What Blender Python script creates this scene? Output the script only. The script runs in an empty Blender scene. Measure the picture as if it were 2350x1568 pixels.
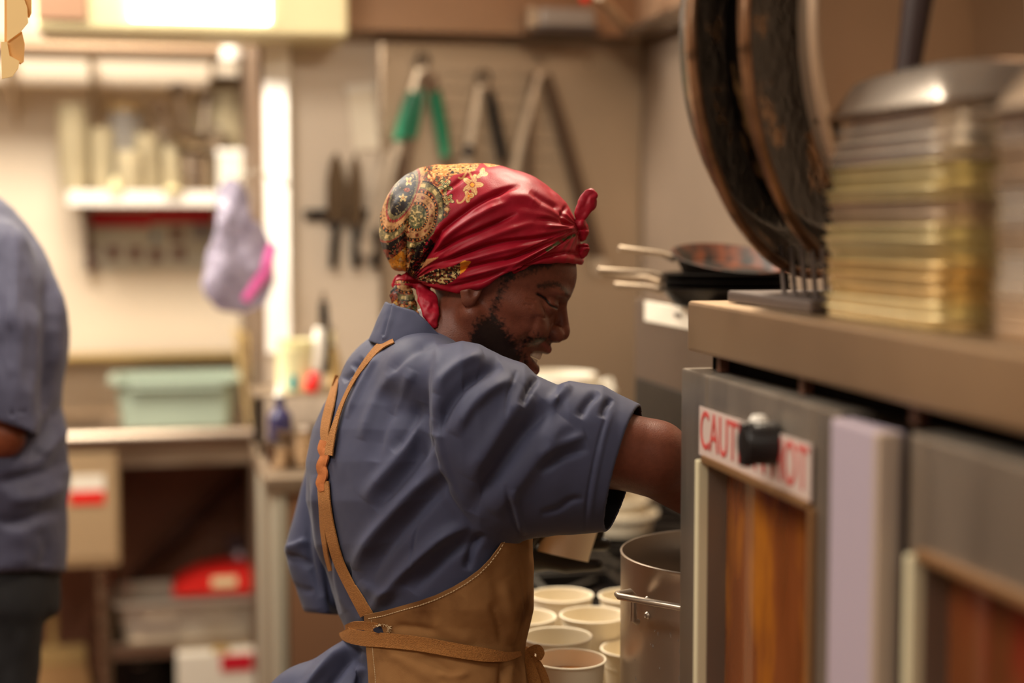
import bpy, bmesh, math, random
import numpy as np
from mathutils import Vector, Matrix, Euler
C = bpy.context.scene
COL = C.collection
random.seed(7)
rng = np.random.RandomState(7)
PI = math.pi
# ---------------------------------------------------------------- camera
F_PX = 3590.0; CX = 1175.0; CY = 784.0
CAM_Z = 1.52
YAW = math.radians(-12.2); PITCH = math.radians(-4.29)
cam_d = bpy.data.cameras.new('camera'); cam = bpy.data.objects.new('camera', cam_d); COL.objects.link(cam)
cam.location = (0, 0, CAM_Z)
cam.rotation_euler = Euler((PI/2 + PITCH, 0, YAW), 'XYZ')
cam_d.sensor_width = 36.0; cam_d.lens = F_PX/2350*36.0
cam_d.clip_start = 0.05
cam_d.dof.use_dof = True; cam_d.dof.focus_distance = 1.83; cam_d.dof.aperture_fstop = 1.8
C.camera = cam
CM = cam.rotation_euler.to_matrix()
CMn = np.array(CM); CP = np.array([0, 0, CAM_Z])
# ---------------------------------------------------------------- world, lights, exposure
w = bpy.data.worlds.new('world'); C.world = w; w.use_nodes = True
w.node_tree.nodes['Background'].inputs[0].default_value = (1.0, 0.84, 0.66, 1)
w.node_tree.nodes['Background'].inputs[1].default_value = 0.22
C.view_settings.view_transform = 'Standard'; C.view_settings.look = 'None'
C.view_settings.gamma = 1.0; C.view_settings.use_curve_mapping = False
C.view_settings.exposure = 0.0
def area(name, loc, aim, size, power, col, sy=None):
    l = bpy.data.lights.new(name, 'AREA'); l.energy = power; l.color = col
    l.shape = 'RECTANGLE'; l.size = size; l.size_y = sy or size
    o = bpy.data.objects.new(name, l); COL.objects.link(o); o.location = loc
    o.rotation_euler = (Vector(aim)-Vector(loc)).to_track_quat('-Z', 'Y').to_euler()
    return o
WARM = (1.0, 0.84, 0.64)
NEUT = (1.0, 0.91, 0.79)
# ceiling panels of the kitchen aisle (behind, beside and beyond the photographer), hood lamp, alcove tube
area('ceiling_light_aisle', (-1.0, 0.6, 2.75), (-0.95, 0.65, 0), 1.2, 40, NEUT, 0.6)
area('ceiling_light_cook', (-0.45, 2.3, 2.75), (-0.3, 2.2, 0), 1.0, 36, NEUT, 0.5)
area('ceiling_light_behind', (0.1, -1.2, 2.75), (0.3, 0.2, 1.0), 1.2, 9, NEUT, 0.6)
area('ceiling_light_alcove', (-0.45, 3.72, 2.7), (-0.55, 4.35, 0.4), 1.0, 72, NEUT, 0.6)
area('hood_lamp', (0.72, 2.25, 2.30), (0.66, 2.25, 0.9), 0.3, 18, WARM, 0.25)
q_ = area('added_guard_light', (-1.7, 3.62, 2.25), (0.24, 3.93, 1.75), 0.4, 16, NEUT, 0.15); q_.data.spread = math.radians(70)  # unseen light added to whiten the corner guard

# ---------------------------------------------------------------- helpers
def W(px, py, d):
    """camera pixel at depth d (metres along the view axis) -> world point"""
    v = np.array([(px-CX)*d/F_PX, -(py-CY)*d/F_PX, -d])
    return Vector(CMn @ v + CP)
def ray(px, py):
    return CMn @ np.array([(px-CX)/F_PX, -(py-CY)/F_PX, -1.0])
def onY(px, py, Y):
    r = ray(px, py); t = Y/r[1]; return Vector(CP + r*t)
def onX(px, py, X):
    r = ray(px, py); t = X/r[0]; return Vector(CP + r*t)
def onZ(px, py, Z):
    r = ray(px, py); t = (Z-CAM_Z)/r[2]; return Vector(CP + r*t)

def srgb(r, g, b):
    def f(c):
        c /= 255.0
        return c/12.92 if c <= 0.04045 else ((c+0.055)/1.055)**2.4
    return (f(r), f(g), f(b))
def srgba(a):
    a = np.asarray(a, dtype=np.float32)/255.0
    return np.where(a <= 0.04045, a/12.92, ((a+0.055)/1.055)**2.4)

# materials -----------------------------------------------------
def mat(name, col, rough=0.5, metal=0.0, noise=0.0, nscale=20, bump=0.0, bscale=60, stretch=None, attr=None, sss=0.0,
        trans=0.0, alpha=1.0, emit=None, estr=0, coat=0.0, spec=0.5, sheen=0.0, noise2=None, ior=1.45, rvar=0.0):
    m = bpy.data.materials.new(name); m.use_nodes = True
    nt = m.node_tree; N = nt.nodes; L = nt.links; b = N['Principled BSDF']
    b.inputs['Base Color'].default_value = (*col, 1); b.inputs['Roughness'].default_value = rough
    b.inputs['Metallic'].default_value = metal; b.inputs['IOR'].default_value = ior
    b.inputs['Specular IOR Level'].default_value = spec
    b.inputs['Coat Weight'].default_value = coat
    b.inputs['Transmission Weight'].default_value = trans
    b.inputs['Alpha'].default_value = alpha
    b.inputs['Sheen Weight'].default_value = sheen
    if sss:
        b.inputs['Subsurface Weight'].default_value = sss
        b.inputs['Subsurface Radius'].default_value = (0.012, 0.005, 0.003)
        b.inputs['Subsurface Scale'].default_value = 0.6
    if emit:
        b.inputs['Emission Color'].default_value = (*emit, 1); b.inputs['Emission Strength'].default_value = estr
    tc = N.new('ShaderNodeTexCoord'); mp = N.new('ShaderNodeMapping')
    L.new(tc.outputs['Object'], mp.inputs['Vector'])
    if stretch: mp.inputs['Scale'].default_value = stretch
    src = None
    if attr:
        at = N.new('ShaderNodeAttribute'); at.attribute_name = attr; src = at.outputs['Color']
        L.new(src, b.inputs['Base Color'])
    if noise:
        nz = N.new('ShaderNodeTexNoise'); nz.inputs['Scale'].default_value = nscale; nz.inputs['Detail'].default_value = 6
        L.new(mp.outputs[0], nz.inputs['Vector'])
        cr = N.new('ShaderNodeMapRange'); cr.inputs[1].default_value = 0.3; cr.inputs[2].default_value = 0.7
        cr.inputs[3].default_value = 1-noise; cr.inputs[4].default_value = 1+noise
        L.new(nz.outputs['Fac'], cr.inputs[0])
        mx = N.new('ShaderNodeVectorMath'); mx.operation = 'SCALE'
        if src: L.new(src, mx.inputs[0])
        else: mx.inputs[0].default_value = col
        L.new(cr.outputs[0], mx.inputs['Scale'])
        last = mx.outputs[0]
        if noise2:   # (colour, scale, threshold)  patches of a second colour
            n2 = N.new('ShaderNodeTexNoise'); n2.inputs['Scale'].default_value = noise2[1]; n2.inputs['Detail'].default_value = 5
            L.new(mp.outputs[0], n2.inputs['Vector'])
            r2 = N.new('ShaderNodeMapRange'); r2.inputs[1].default_value = noise2[2]; r2.inputs[2].default_value = noise2[2]+0.12
            L.new(n2.outputs['Fac'], r2.inputs[0])
            mm = N.new('ShaderNodeMix'); mm.data_type = 'RGBA'
            L.new(r2.outputs[0], mm.inputs[0]); L.new(last, mm.inputs[6]); mm.inputs[7].default_value = (*noise2[0], 1)
            last = mm.outputs[2]
        L.new(last, b.inputs['Base Color'])
        if rvar:
            rr = N.new('ShaderNodeMapRange'); rr.inputs[1].default_value = 0.3; rr.inputs[2].default_value = 0.7
            rr.inputs[3].default_value = rough-rvar; rr.inputs[4].default_value = rough+rvar
            L.new(nz.outputs['Fac'], rr.inputs[0]); L.new(rr.outputs[0], b.inputs['Roughness'])
    if bump:
        nb = N.new('ShaderNodeTexNoise'); nb.inputs['Scale'].default_value = bscale; nb.inputs['Detail'].default_value = 4
        L.new(mp.outputs[0], nb.inputs['Vector'])
        bu = N.new('ShaderNodeBump'); bu.inputs['Strength'].default_value = bump; bu.inputs['Distance'].default_value = 0.002
        L.new(nb.outputs['Fac'], bu.inputs['Height']); L.new(bu.outputs[0], b.inputs['Normal'])
    return m

# mesh helpers --------------------------------------------------
def link(name, me, m=None, parent=None, smooth=None, **props):
    o = bpy.data.objects.new(name, me); COL.objects.link(o)
    if m is not None:
        for x in (m if isinstance(m, (list, tuple)) else [m]): me.materials.append(x)
    if parent is not None: o.parent = parent
    if smooth: 
        me.polygons.foreach_set('use_smooth', [True]*len(me.polygons))
    for k, v in props.items(): o[k] = v
    return o
def thing(name, label, cat, loc=(0, 0, 0), rz=0, group=None):
    o = bpy.data.objects.new(name, None); COL.objects.link(o); o.empty_display_size = 0.05
    o.location = loc; o.rotation_euler = (0, 0, rz); o['label'] = label; o['category'] = cat
    if group: o['group'] = group
    return o
def tag(o, label, cat, group=None):
    o['label'] = label; o['category'] = cat
    if group: o['group'] = group
    return o
class MB:
    """collects primitive shapes into one mesh"""
    def __init__(s): s.bm = bmesh.new()
    def box(s, c, size, rot=None, bevel=0.0, seg=2):
        r = bmesh.ops.create_cube(s.bm, size=1.0); vs = r['verts']
        for v in vs: v.co = Vector((v.co.x*size[0], v.co.y*size[1], v.co.z*size[2]))
        if bevel:
            es = list({e for v in vs for e in v.link_edges})
            q = bmesh.ops.bevel(s.bm, geom=es, offset=bevel, segments=seg, affect='EDGES', profile=0.6)
            vs = list({v for f in q['faces'] for v in f.verts} | {v for v in vs if v.is_valid})
            # all verts connected
            seen = set(vs); st = list(vs)
            while st:
                v = st.pop()
                for e in v.link_edges:
                    o2 = e.other_vert(v)
                    if o2 not in seen: seen.add(o2); st.append(o2)
            vs = list(seen)
        M = Matrix.Translation(c) @ (Euler(rot).to_matrix().to_4x4() if rot else Matrix.Identity(4))
        for v in vs: v.co = M @ v.co
        return s
    def tube(s, pts, r, seg=10, caps=True):
        pts = [Vector(p) for p in pts]; n = len(pts)
        rs = r if isinstance(r, (list, tuple)) else [r]*n
        rings = []
        up = None
        for i, p in enumerate(pts):
            t = (pts[min(i+1, n-1)]-pts[max(i-1, 0)]).normalized()
            if up is None:
                up = Vector((0, 0, 1)) if abs(t.z) < 0.9 else Vector((1, 0, 0))
            a = t.cross(up).normalized(); b2 = a.cross(t).normalized(); up = b2
            rings.append([s.bm.verts.new(p + a*math.cos(k*2*PI/seg)*rs[i] + b2*math.sin(k*2*PI/seg)*rs[i]) for k in range(seg)])
        for i in range(n-1):
            for k in range(seg):
                s.bm.faces.new((rings[i][k], rings[i][(k+1) % seg], rings[i+1][(k+1) % seg], rings[i+1][k]))
        if caps:
            s.bm.faces.new(rings[0]); s.bm.faces.new(list(reversed(rings[-1])))
        return s
    def lathe(s, prof, seg=32, mtx=None, close=False):
        """prof = [(r, z)...] revolved round z"""
        mtx = mtx or Matrix.Identity(4); rings = []
        for (r, z) in prof:
            if r < 1e-6: rings.append([s.bm.verts.new(mtx @ Vector((0, 0, z)))])
            else: rings.append([s.bm.verts.new(mtx @ Vector((r*math.cos(k*2*PI/seg), r*math.sin(k*2*PI/seg), z))) for k in range(seg)])
        for i in range(len(rings)-1):
            A, B = rings[i], rings[i+1]
            for k in range(seg):
                a0, a1 = A[k % len(A)], A[(k+1) % len(A)]; b0, b1 = B[k % len(B)], B[(k+1) % len(B)]
                f = [a0, a1, b1, b0]; g = []
                for v in f:
                    if v not in g: g.append(v)
                if len(g) > 2:
                    try: s.bm.faces.new(g)
                    except ValueError: pass
        return s
    def prism(s, poly, t, mtx=None):
        """2D polygon (x,z) in the local XZ plane, thickness t along y, centred"""
        mtx = mtx or Matrix.Identity(4)
        a = [s.bm.verts.new(mtx @ Vector((x, -t/2, z))) for x, z in poly]
        b = [s.bm.verts.new(mtx @ Vector((x, t/2, z))) for x, z in poly]
        n = len(poly)
        s.bm.faces.new(a); s.bm.faces.new(list(reversed(b)))
        for i in range(n): s.bm.faces.new((a[i], b[i], b[(i+1) % n], a[(i+1) % n]))
        return s
    def build(s, name, m=None, parent=None, smooth=False, loc=None, ang=35, **props):
        bmesh.ops.recalc_face_normals(s.bm, faces=s.bm.faces)
        me = bpy.data.meshes.new(name); s.bm.to_mesh(me); s.bm.free()
        if smooth:
            me.polygons.foreach_set('use_smooth', [True]*len(me.polygons))
            try: me.set_sharp_from_angle(angle=math.radians(ang))
            except Exception: pass
        o = link(name, me, m, parent, **props)
        if loc is not None: o.location = loc
        return o
def frame(loc, xdir, zdir=(0, 0, 1)):
    """matrix whose x axis follows xdir, z as close to zdir as possible"""
    x = Vector(xdir).normalized(); z = Vector(zdir); y = z.cross(x).normalized(); z = x.cross(y).normalized()
    M = Matrix((x, y, z)).transposed().to_4x4(); M.translation = Vector(loc); return M
def alignz(loc, zdir):
    q = Vector(zdir).normalized().to_track_quat('Z', 'Y'); M = q.to_matrix().to_4x4(); M.translation = Vector(loc); return M
def copy_tree(o, parent=None):
    c = o.copy(); COL.objects.link(c)
    if parent is not None: c.parent = parent
    for ch in list(o.children): copy_tree(ch, c)
    return c

# ---------------------------------------------------------------- implicit sculpting (numpy)
def smin(a, b, k):
    h = np.clip(0.5+0.5*(b-a)/k, 0, 1); return b*(1-h)+a*h - k*h*(1-h)
def smax(a, b, k): return -smin(-a, -b, k)
def ell(P, c, r, ang=0.0, yaw=0.0):
    x = P[0]-c[0]; y = P[1]-c[1]; z = P[2]-c[2]
    if ang:
        ca, sa = math.cos(math.radians(ang)), math.sin(math.radians(ang)); x, y = ca*x+sa*y, -sa*x+ca*y
    if yaw:
        ca, sa = math.cos(math.radians(yaw)), math.sin(math.radians(yaw)); x, z = ca*x+sa*z, -sa*x+ca*z
    k0 = np.sqrt((x/r[0])**2+(y/r[1])**2+(z/r[2])**2)+1e-9
    k1 = np.sqrt((x/r[0]**2)**2+(y/r[1]**2)**2+(z/r[2]**2)**2)+1e-9
    return k0*(k0-1)/k1
def cap(P, a, b, ra, rb=None):
    rb = ra if rb is None else rb
    ba = [b[i]-a[i] for i in range(3)]; L2 = sum(q*q for q in ba)+1e-9
    h = np.clip(((P[0]-a[0])*ba[0]+(P[1]-a[1])*ba[1]+(P[2]-a[2])*ba[2])/L2, 0, 1)
    return np.sqrt((P[0]-a[0]-ba[0]*h)**2+(P[1]-a[1]-ba[1]*h)**2+(P[2]-a[2]-ba[2]*h)**2) - (ra+(rb-ra)*h)
def chain(P, pts, rs, k=0):
    f = None
    for i in range(len(pts)-1):
        g = cap(P, pts[i], pts[i+1], rs[i], rs[i+1])
        f = g if f is None else (smin(f, g, k) if k else np.minimum(f, g))
    return f
def axis(bands):
    """[(start, step), ..., (end,)] -> non-uniform grid coordinates"""
    out = []
    for i in range(len(bands)-1):
        a, h = bands[i]; e = bands[i+1][0]; n = max(1, int(round((e-a)/h))); out += list(a+(e-a)*np.arange(n)/n)
    out.append(bands[-1][0]); return np.array(out, dtype=np.float32)
def surface(f, X, Y, Z, B=8, margin=1.35):
    """sample f on a rectilinear grid (blocks near the surface only), return verts, quads"""
    nx, ny, nz = len(X), len(Y), len(Z)
    bx, by, bz = [np.arange(0, n, B) for n in (nx, ny, nz)]
    def mid(A, s): e = np.minimum(s+B, len(A)-1); return (A[s]+A[e])/2, (A[e]-A[s])/2
    mx, hx = mid(X, bx); my, hy = mid(Y, by); mz, hz = mid(Z, bz)
    G = np.meshgrid(mx, my, mz, indexing='ij'); H = np.meshgrid(hx, hy, hz, indexing='ij')
    P = [g.ravel().astype(np.float32) for g in G]
    cen = f(P).astype(np.float32); rad = np.sqrt(sum(h.ravel()**2 for h in H))*margin
    act = np.nonzero(np.abs(cen) < rad)[0]
    F = np.repeat(np.repeat(np.repeat(cen.reshape(len(bx), len(by), len(bz)), B, 0), B, 1), B, 2)[:nx, :ny, :nz].copy()
    o = np.arange(B); OX, OY, OZ = [q.ravel() for q in np.meshgrid(o, o, o, indexing='ij')]
    I, J, K = np.unravel_index(act, (len(bx), len(by), len(bz)))
    CH = 600
    for s in range(0, len(act), CH):
        ix = (I[s:s+CH, None]*B+OX).ravel(); iy = (J[s:s+CH, None]*B+OY).ravel(); iz = (K[s:s+CH, None]*B+OZ).ravel()
        ok = (ix < nx) & (iy < ny) & (iz < nz); ix, iy, iz = ix[ok], iy[ok], iz[ok]
        F[ix, iy, iz] = f([X[ix], Y[iy], Z[iz]])
    S = F < 0
    sg = S[:-1, :-1, :-1].astype(np.int8)
    tot = np.zeros_like(sg)
    for a in (0, 1):
        for b in (0, 1):
            for c in (0, 1): tot += S[a:nx-1+a, b:ny-1+b, c:nz-1+c]
    ci = np.nonzero((tot > 0) & (tot < 8)); n = len(ci[0]); cid = np.full(tot.shape, -1, np.int32); cid[ci] = np.arange(n)
    acc = np.zeros((n, 3)); cnt = np.zeros(n)
    A3 = (X, Y, Z)
    for ax in range(3):
        for u in (0, 1):
            for v in (0, 1):
                off = [0, 0, 0]; oth = [q for q in range(3) if q != ax]; off[oth[0]] = u; off[oth[1]] = v
                i0 = [ci[q]+off[q] for q in range(3)]; i1 = [i0[q]+(1 if q == ax else 0) for q in range(3)]
                f0 = F[tuple(i0)]; f1 = F[tuple(i1)]; m = (f0 < 0) != (f1 < 0)
                t = np.where(m, f0/(f0-f1+1e-12), 0)
                for q in range(3):
                    p0 = A3[q][i0[q]]; p1 = A3[q][i1[q]]; acc[:, q] += np.where(m, p0+(p1-p0)*t, 0)
                cnt += m
    V = acc/np.maximum(cnt, 1)[:, None]
    Q = []
    for ax in range(3):
        o1, o2 = [(1, 2), (2, 0), (0, 1)][ax]
        sl0 = [slice(None)]*3; sl1 = [slice(None)]*3; sl0[ax] = slice(0, -1); sl1[ax] = slice(1, None)
        s0 = S[tuple(sl0)]; s1 = S[tuple(sl1)]; e = np.array(np.nonzero(s0 != s1))
        lim = [nx-1, ny-1, nz-1]
        ok = (e[o1] > 0) & (e[o2] > 0) & (e[o1] < lim[o1]) & (e[o2] < lim[o2]); e = e[:, ok]
        def cc(d1, d2):
            q = e.copy(); q[o1] -= d1; q[o2] -= d2; return cid[tuple(q)]
        quad = np.stack([cc(1, 1), cc(0, 1), cc(0, 0), cc(1, 0)], 1)
        flip = s0[tuple(e)]
        quad = np.where(flip[:, None], quad, quad[:, ::-1]); Q.append(quad)
    Q = np.concatenate(Q); Q = Q[(Q >= 0).all(1)]
    return V, Q
def vnormals(V, Q):
    a = V[Q[:, 2]]-V[Q[:, 0]]; b = V[Q[:, 3]]-V[Q[:, 1]]; n = np.cross(a, b); N = np.zeros_like(V)
    for k in range(4): np.add.at(N, Q[:, k], n)
    return N/(np.linalg.norm(N, axis=1)[:, None]+1e-9)
def relax(V, Q, it=1, lam=0.5):
    for _ in range(it):
        S = np.zeros_like(V); c = np.zeros(len(V))
        for k in range(4):
            i, j = Q[:, k], Q[:, (k+1) % 4]
            np.add.at(S, i, V[j]); np.add.at(c, i, 1); np.add.at(S, j, V[i]); np.add.at(c, j, 1)
        V = V + lam*(S/np.maximum(c, 1)[:, None]-V)
    return V
def np_mesh(name, V, Q, col=None):
    me = bpy.data.meshes.new(name)
    me.vertices.add(len(V)); me.vertices.foreach_set('co', np.ascontiguousarray(V, dtype=np.float32).ravel())
    k = Q.shape[1]
    me.loops.add(Q.size); me.loops.foreach_set('vertex_index', Q.astype(np.int32).ravel())
    me.polygons.add(len(Q)); me.polygons.foreach_set('loop_start', np.arange(0, Q.size, k, dtype=np.int32))
    me.polygons.foreach_set('use_smooth', np.ones(len(Q), dtype=bool))
    me.update(calc_edges=True)
    if col is not None:
        at = me.color_attributes.new('tint', 'FLOAT_COLOR', 'POINT')
        c4 = np.ones((len(V), 4), dtype=np.float32); c4[:, :3] = col; at.data.foreach_set('color', c4.ravel())
    return me
# value noise -----------------------------------------------------
_T = rng.rand(64, 64, 64).astype(np.float32)
def vnoise(x, y, z):
    xi = np.floor(x).astype(int); yi = np.floor(y).astype(int); zi = np.floor(z).astype(int)
    fx, fy, fz = x-xi, y-yi, z-zi; fx, fy, fz = [t*t*(3-2*t) for t in (fx, fy, fz)]
    r = 0
    for a in (0, 1):
        for b in (0, 1):
            for c in (0, 1):
                r = r + _T[(xi+a) % 64, (yi+b) % 64, (zi+c) % 64]*(fx if a else 1-fx)*(fy if b else 1-fy)*(fz if c else 1-fz)
    return r*2-1
def fbm(x, y, z, o=3):
    r = 0; a = 1
    for i in range(o): r = r+a*vnoise(x*2**i+i*7.3, y*2**i+3.1*i, z*2**i+1.7*i); a *= 0.5
    return r
# strokes on a surface, in the figure's own plan -------------------
def seg_dist(x, y, pts):
    """distance to polyline, signed side, and running parameter 0..1"""
    best = np.full(x.shape, 1e9); side = np.zeros(x.shape); par = np.zeros(x.shape)
    pts = np.array(pts, float); L = np.r_[0, np.cumsum(np.hypot(*(pts[1:]-pts[:-1]).T))]; T = L[-1]
    for i in range(len(pts)-1):
        a, b = pts[i], pts[i+1]; d = b-a; l2 = (d**2).sum()
        h = np.clip(((x-a[0])*d[0]+(y-a[1])*d[1])/l2, 0, 1)
        qx = x-a[0]-d[0]*h; qy = y-a[1]-d[1]*h; q = np.hypot(qx, qy); m = q < best
        best = np.where(m, q, best); side = np.where(m, np.sign(d[0]*qy-d[1]*qx), side); par = np.where(m, (L[i]+h*math.sqrt(l2))/T, par)
    return best, side, par
def smooth_line(pts, n=24):
    pts = np.array(pts, float); m = len(pts); t = np.linspace(0, m-1, n); out = []
    for u in t:
        i = min(int(u), m-2); f = u-i
        p0 = pts[max(i-1, 0)]; p1 = pts[i]; p2 = pts[i+1]; p3 = pts[min(i+2, m-1)]
        out.append(0.5*((2*p1)+(-p0+p2)*f+(2*p0-5*p1+4*p2-p3)*f*f+(-p0+3*p1-3*p2+p3)*f**3))
    return np.array(out)
# ================================================================ materials of the place
M_STEEL = mat('brushed_steel', srgb(168, 152, 134), 0.30, 1.0, noise=0.10, nscale=3, bump=0.05, bscale=60, stretch=(1, 1, 14), rvar=0.08)
M_STEELW = mat('worn_steel', srgb(178, 160, 138), 0.42, 1.0, noise=0.12, nscale=4, bump=0.06, bscale=50, stretch=(1, 1, 10), rvar=0.1)
M_STEELD = mat('dull_steel_sheet', srgb(158, 134, 110), 0.55, 0.85, noise=0.08, nscale=2)
M_WALLW = mat('cream_wall_panel', srgb(236, 219, 194), 0.45, noise=0.03, nscale=3)
M_PANEL = mat('wall_laminate', srgb(214, 198, 178), 0.4, noise=0.03, nscale=3)
M_BROWN = mat('brown_wall_tile', srgb(150, 104, 84), 0.5, noise=0.10, nscale=4)
M_FLOOR = mat('quarry_floor', srgb(96, 62, 48), 0.45, noise=0.15, nscale=6)
M_CEIL = mat('ceiling_board', srgb(226, 214, 196), 0.9, noise=0.03)
M_WHITE = mat('white_plastic', srgb(238, 230, 212), 0.4)
M_WHITEG = mat('white_enamel', srgb(246, 240, 228), 0.18)
M_CREAM = mat('cream_paint', srgb(240, 226, 176), 0.4)
M_RED = mat('red_print', srgb(204, 22, 44), 0.5)
M_REDB = mat('bright_red_plastic', srgb(228, 40, 34), 0.4)
M_BLK = mat('black_iron', srgb(26, 22, 20), 0.38, 0.4, noise=0.3, nscale=18, bump=0.3, bscale=60)
M_BURNT = mat('seasoned_iron', srgb(30, 24, 21), 0.22, 0.5, noise=0.35, nscale=16, bump=0.4, bscale=55, noise2=(srgb(200, 150, 96), 17, 0.565))  # pale spots stand for baked oil and for painted glints
M_PAPER = mat('white_paper', srgb(204, 198, 182), 0.7)
M_CUP = mat('white_paper_cup', srgb(244, 232, 206), 0.5, sss=0.0)
M_GRN = mat('green_vinyl', srgb(22, 120, 84), 0.4)
M_TUB = mat('grey_green_plastic', srgb(168, 184, 166), 0.45)
M_WOODB = mat('tan_board', srgb(190, 160, 104), 0.6, noise=0.15, nscale=20)
M_CLEAR = mat('clear_plastic', srgb(235, 232, 224), 0.15, trans=0.85, ior=1.2, spec=0.6)
M_FROST = mat('cloudy_plastic', srgb(204, 190, 156), 0.35, trans=0.35, ior=1.2)
M_LAMP = mat('lamp_diffuser', (1, 1, 1), 0.5, emit=(1.0, 0.93, 0.80), estr=8)
# ================================================================ structure
XR, YB, XP, YA, XL, YN, ZC = 1.2, 3.95, 0.224, 5.3, -3.2, -2.6, 2.85
def struct(name, c, size, m, **k):
    o = MB().box((0, 0, 0), size).build(name, m, loc=c); o['kind'] = 'structure'
    for a, b in k.items(): o[a] = b
    return o
struct('floor', ((XL+XR)/2, (YN+YA)/2, -0.05), (XR-XL+0.2, YA-YN+0.2, 0.1), M_FLOOR)
struct('ceiling', ((XL+XR)/2, (YN+YA)/2, ZC+0.05), (XR-XL+0.2, YA-YN+0.2, 0.1), M_CEIL)
struct('wall_right', (XR+0.05, (YN+YA)/2, ZC/2), (0.1, YA-YN+0.2, ZC), mat('right_wall_steel', srgb(150, 131, 113), 0.5, 0.7, noise=0.08, nscale=2))
struct('wall_left', (XL-0.05, (YN+YA)/2, ZC/2), (0.1, YA-YN+0.2, ZC), M_WALLW)
struct('wall_rear', ((XL+XR)/2, YN-0.05, ZC/2), (XR-XL, 0.1, ZC), M_WALLW)
struct('wall_alcove', ((XL+XP)/2, YA+0.05, (ZC+1.0)/2), (XP-XL, 0.1, ZC-1.0), M_WALLW)
struct('wall_alcove_lower', ((XL+XP)/2, YA+0.05, 0.5), (XP-XL, 0.1, 1.0), M_BROWN)
struct('wall_back', ((XP+XR)/2, (YB+YA)/2+0.05, ZC/2), (XR-XP, YA-YB+0.1, ZC), M_PANEL)
# bright corner guard on the end of the partition and its steel cheek
g_ = struct('trim_1', (XP+0.032, YB-0.030, 1.72), (0.070, 0.012, 1.04), M_WHITEG, label='bright white corner guard on the end of the partition')
g_.rotation_euler = (0, 0, math.radians(-38))
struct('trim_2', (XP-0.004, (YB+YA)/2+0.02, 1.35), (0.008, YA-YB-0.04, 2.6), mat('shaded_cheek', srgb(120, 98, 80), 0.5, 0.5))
# stainless splash panels on the back wall, with their seams
pl = onY(866, 110, YB).x
sp = thing('splash_panel', 'large stainless splash panel behind the hanging tongs, edged with thin trim', 'panel', ((pl+XR)/2, YB-0.005, 0.9))
zt = 1.985
MB().box((0, 0, (zt-0.9)/2), (XR-pl-0.01, 0.006, zt-0.9), bevel=0.001).build('sheet', mat('satin_steel_sheet', srgb(170, 149, 125), 0.48, 0.7, noise=0.05, nscale=2), sp)
MB().box((-(XR-pl)/2+0.008, -0.006, (zt-0.9)/2), (0.012, 0.008, zt-0.9), bevel=0.001).box((0, -0.006, zt-0.9-0.004), (XR-pl-0.01, 0.008, 0.010), bevel=0.001).build('edge_trim', M_STEEL, sp)
for z_, dx in ((1.93, -0.33), (1.93, 0.2)): 
    MB().lathe([(0, 0), (0.006, 0), (0.004, 0.003), (0, 0.004)], 10, alignz((dx, -0.004, z_-0.9), (0, -1, 0))).build('screw', M_STEEL, sp, smooth=True)
# ================================================================ hood
HX0 = 0.36
struct('trim_3', ((XP+HX0)/2, YB-0.06, (1.99+ZC)/2), (HX0-XP-0.004, 0.10, ZC-1.99), M_STEELD)
hd_ = thing('exhaust_hood', 'brown-toned stainless exhaust hood hanging over the cooking line', 'hood', ((HX0+XR)/2, 2.2, 1.99))
bx = (HX0+XR)/2; hh = ZC-1.99
M_HOOD = mat('hood_steel', srgb(150, 118, 92), 0.5, 0.8, noise=0.1, nscale=3)
MB().box((0.0, YB-0.10-2.2, hh/2), (XR-HX0, 0.02, hh), bevel=0.002).build('end_panel', M_HOOD, hd_)
MB().box((XR-0.03-bx, (0.6+YB)/2-2.2, hh/2), (0.03, YB-0.6, hh), bevel=0.002).build('back_panel', mat('hood_back_steel', srgb(186, 152, 122), 0.45, 0.8, noise=0.08, nscale=2), hd_)
MB().box((HX0-bx+0.02, (0.6+3.35)/2-2.2, hh/2+0.16), (0.02, 2.75, hh-0.32), bevel=0.002).build('front_panel', M_HOOD, hd_)
MB().box((XR-0.075-bx, (0.6+YB)/2-2.2-0.1, 0.0), (0.07, YB-0.8, 0.022), bevel=0.004).build('grease_gutter', M_STEEL, hd_)
a = onY(1375, -10, 3.6)-hd_.location; b = onY(1462, 92, 3.78)-hd_.location
MB().tube([a, b], 0.011, 10).build('conduit', M_STEELW, hd_, smooth=True)
c = onY(1298, 44, 3.78)
hl = thing('hood_light_fixture', 'small grey boxed light fixture high inside the hood', 'light fixture', c)
MB().box((0, 0, 0.0), (0.14, 0.06, 0.045), bevel=0.008).build('housing', mat('grey_casting', srgb(150, 138, 128), 0.5), hl)
MB().box((-0.085, 0, 0.0), (0.022, 0.05, 0.05), bevel=0.004).build('end_cap', M_STEELW, hl)
MB().box((0, -0.005, -0.03), (0.16, 0.07, 0.014), bevel=0.004).build('rim', mat('dark_gasket', srgb(60, 44, 36), 0.6), hl)
c = onY(1343, -4, 3.76)
rb = thing('indicator_knob', 'tiny red knob above the boxed light fixture', 'knob', c)
MB().lathe([(0, 0.02), (0.01, 0.018), (0.012, 0.0), (0.006, -0.004), (0, -0.004)], 14, alignz((0, 0, 0), (0, -1, 0))).build('cap', M_REDB, rb, smooth=True)
MB().tube([(0, 0.0, 0), (0, 0.06, 0)], 0.004).build('stem', M_STEEL, rb)
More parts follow.
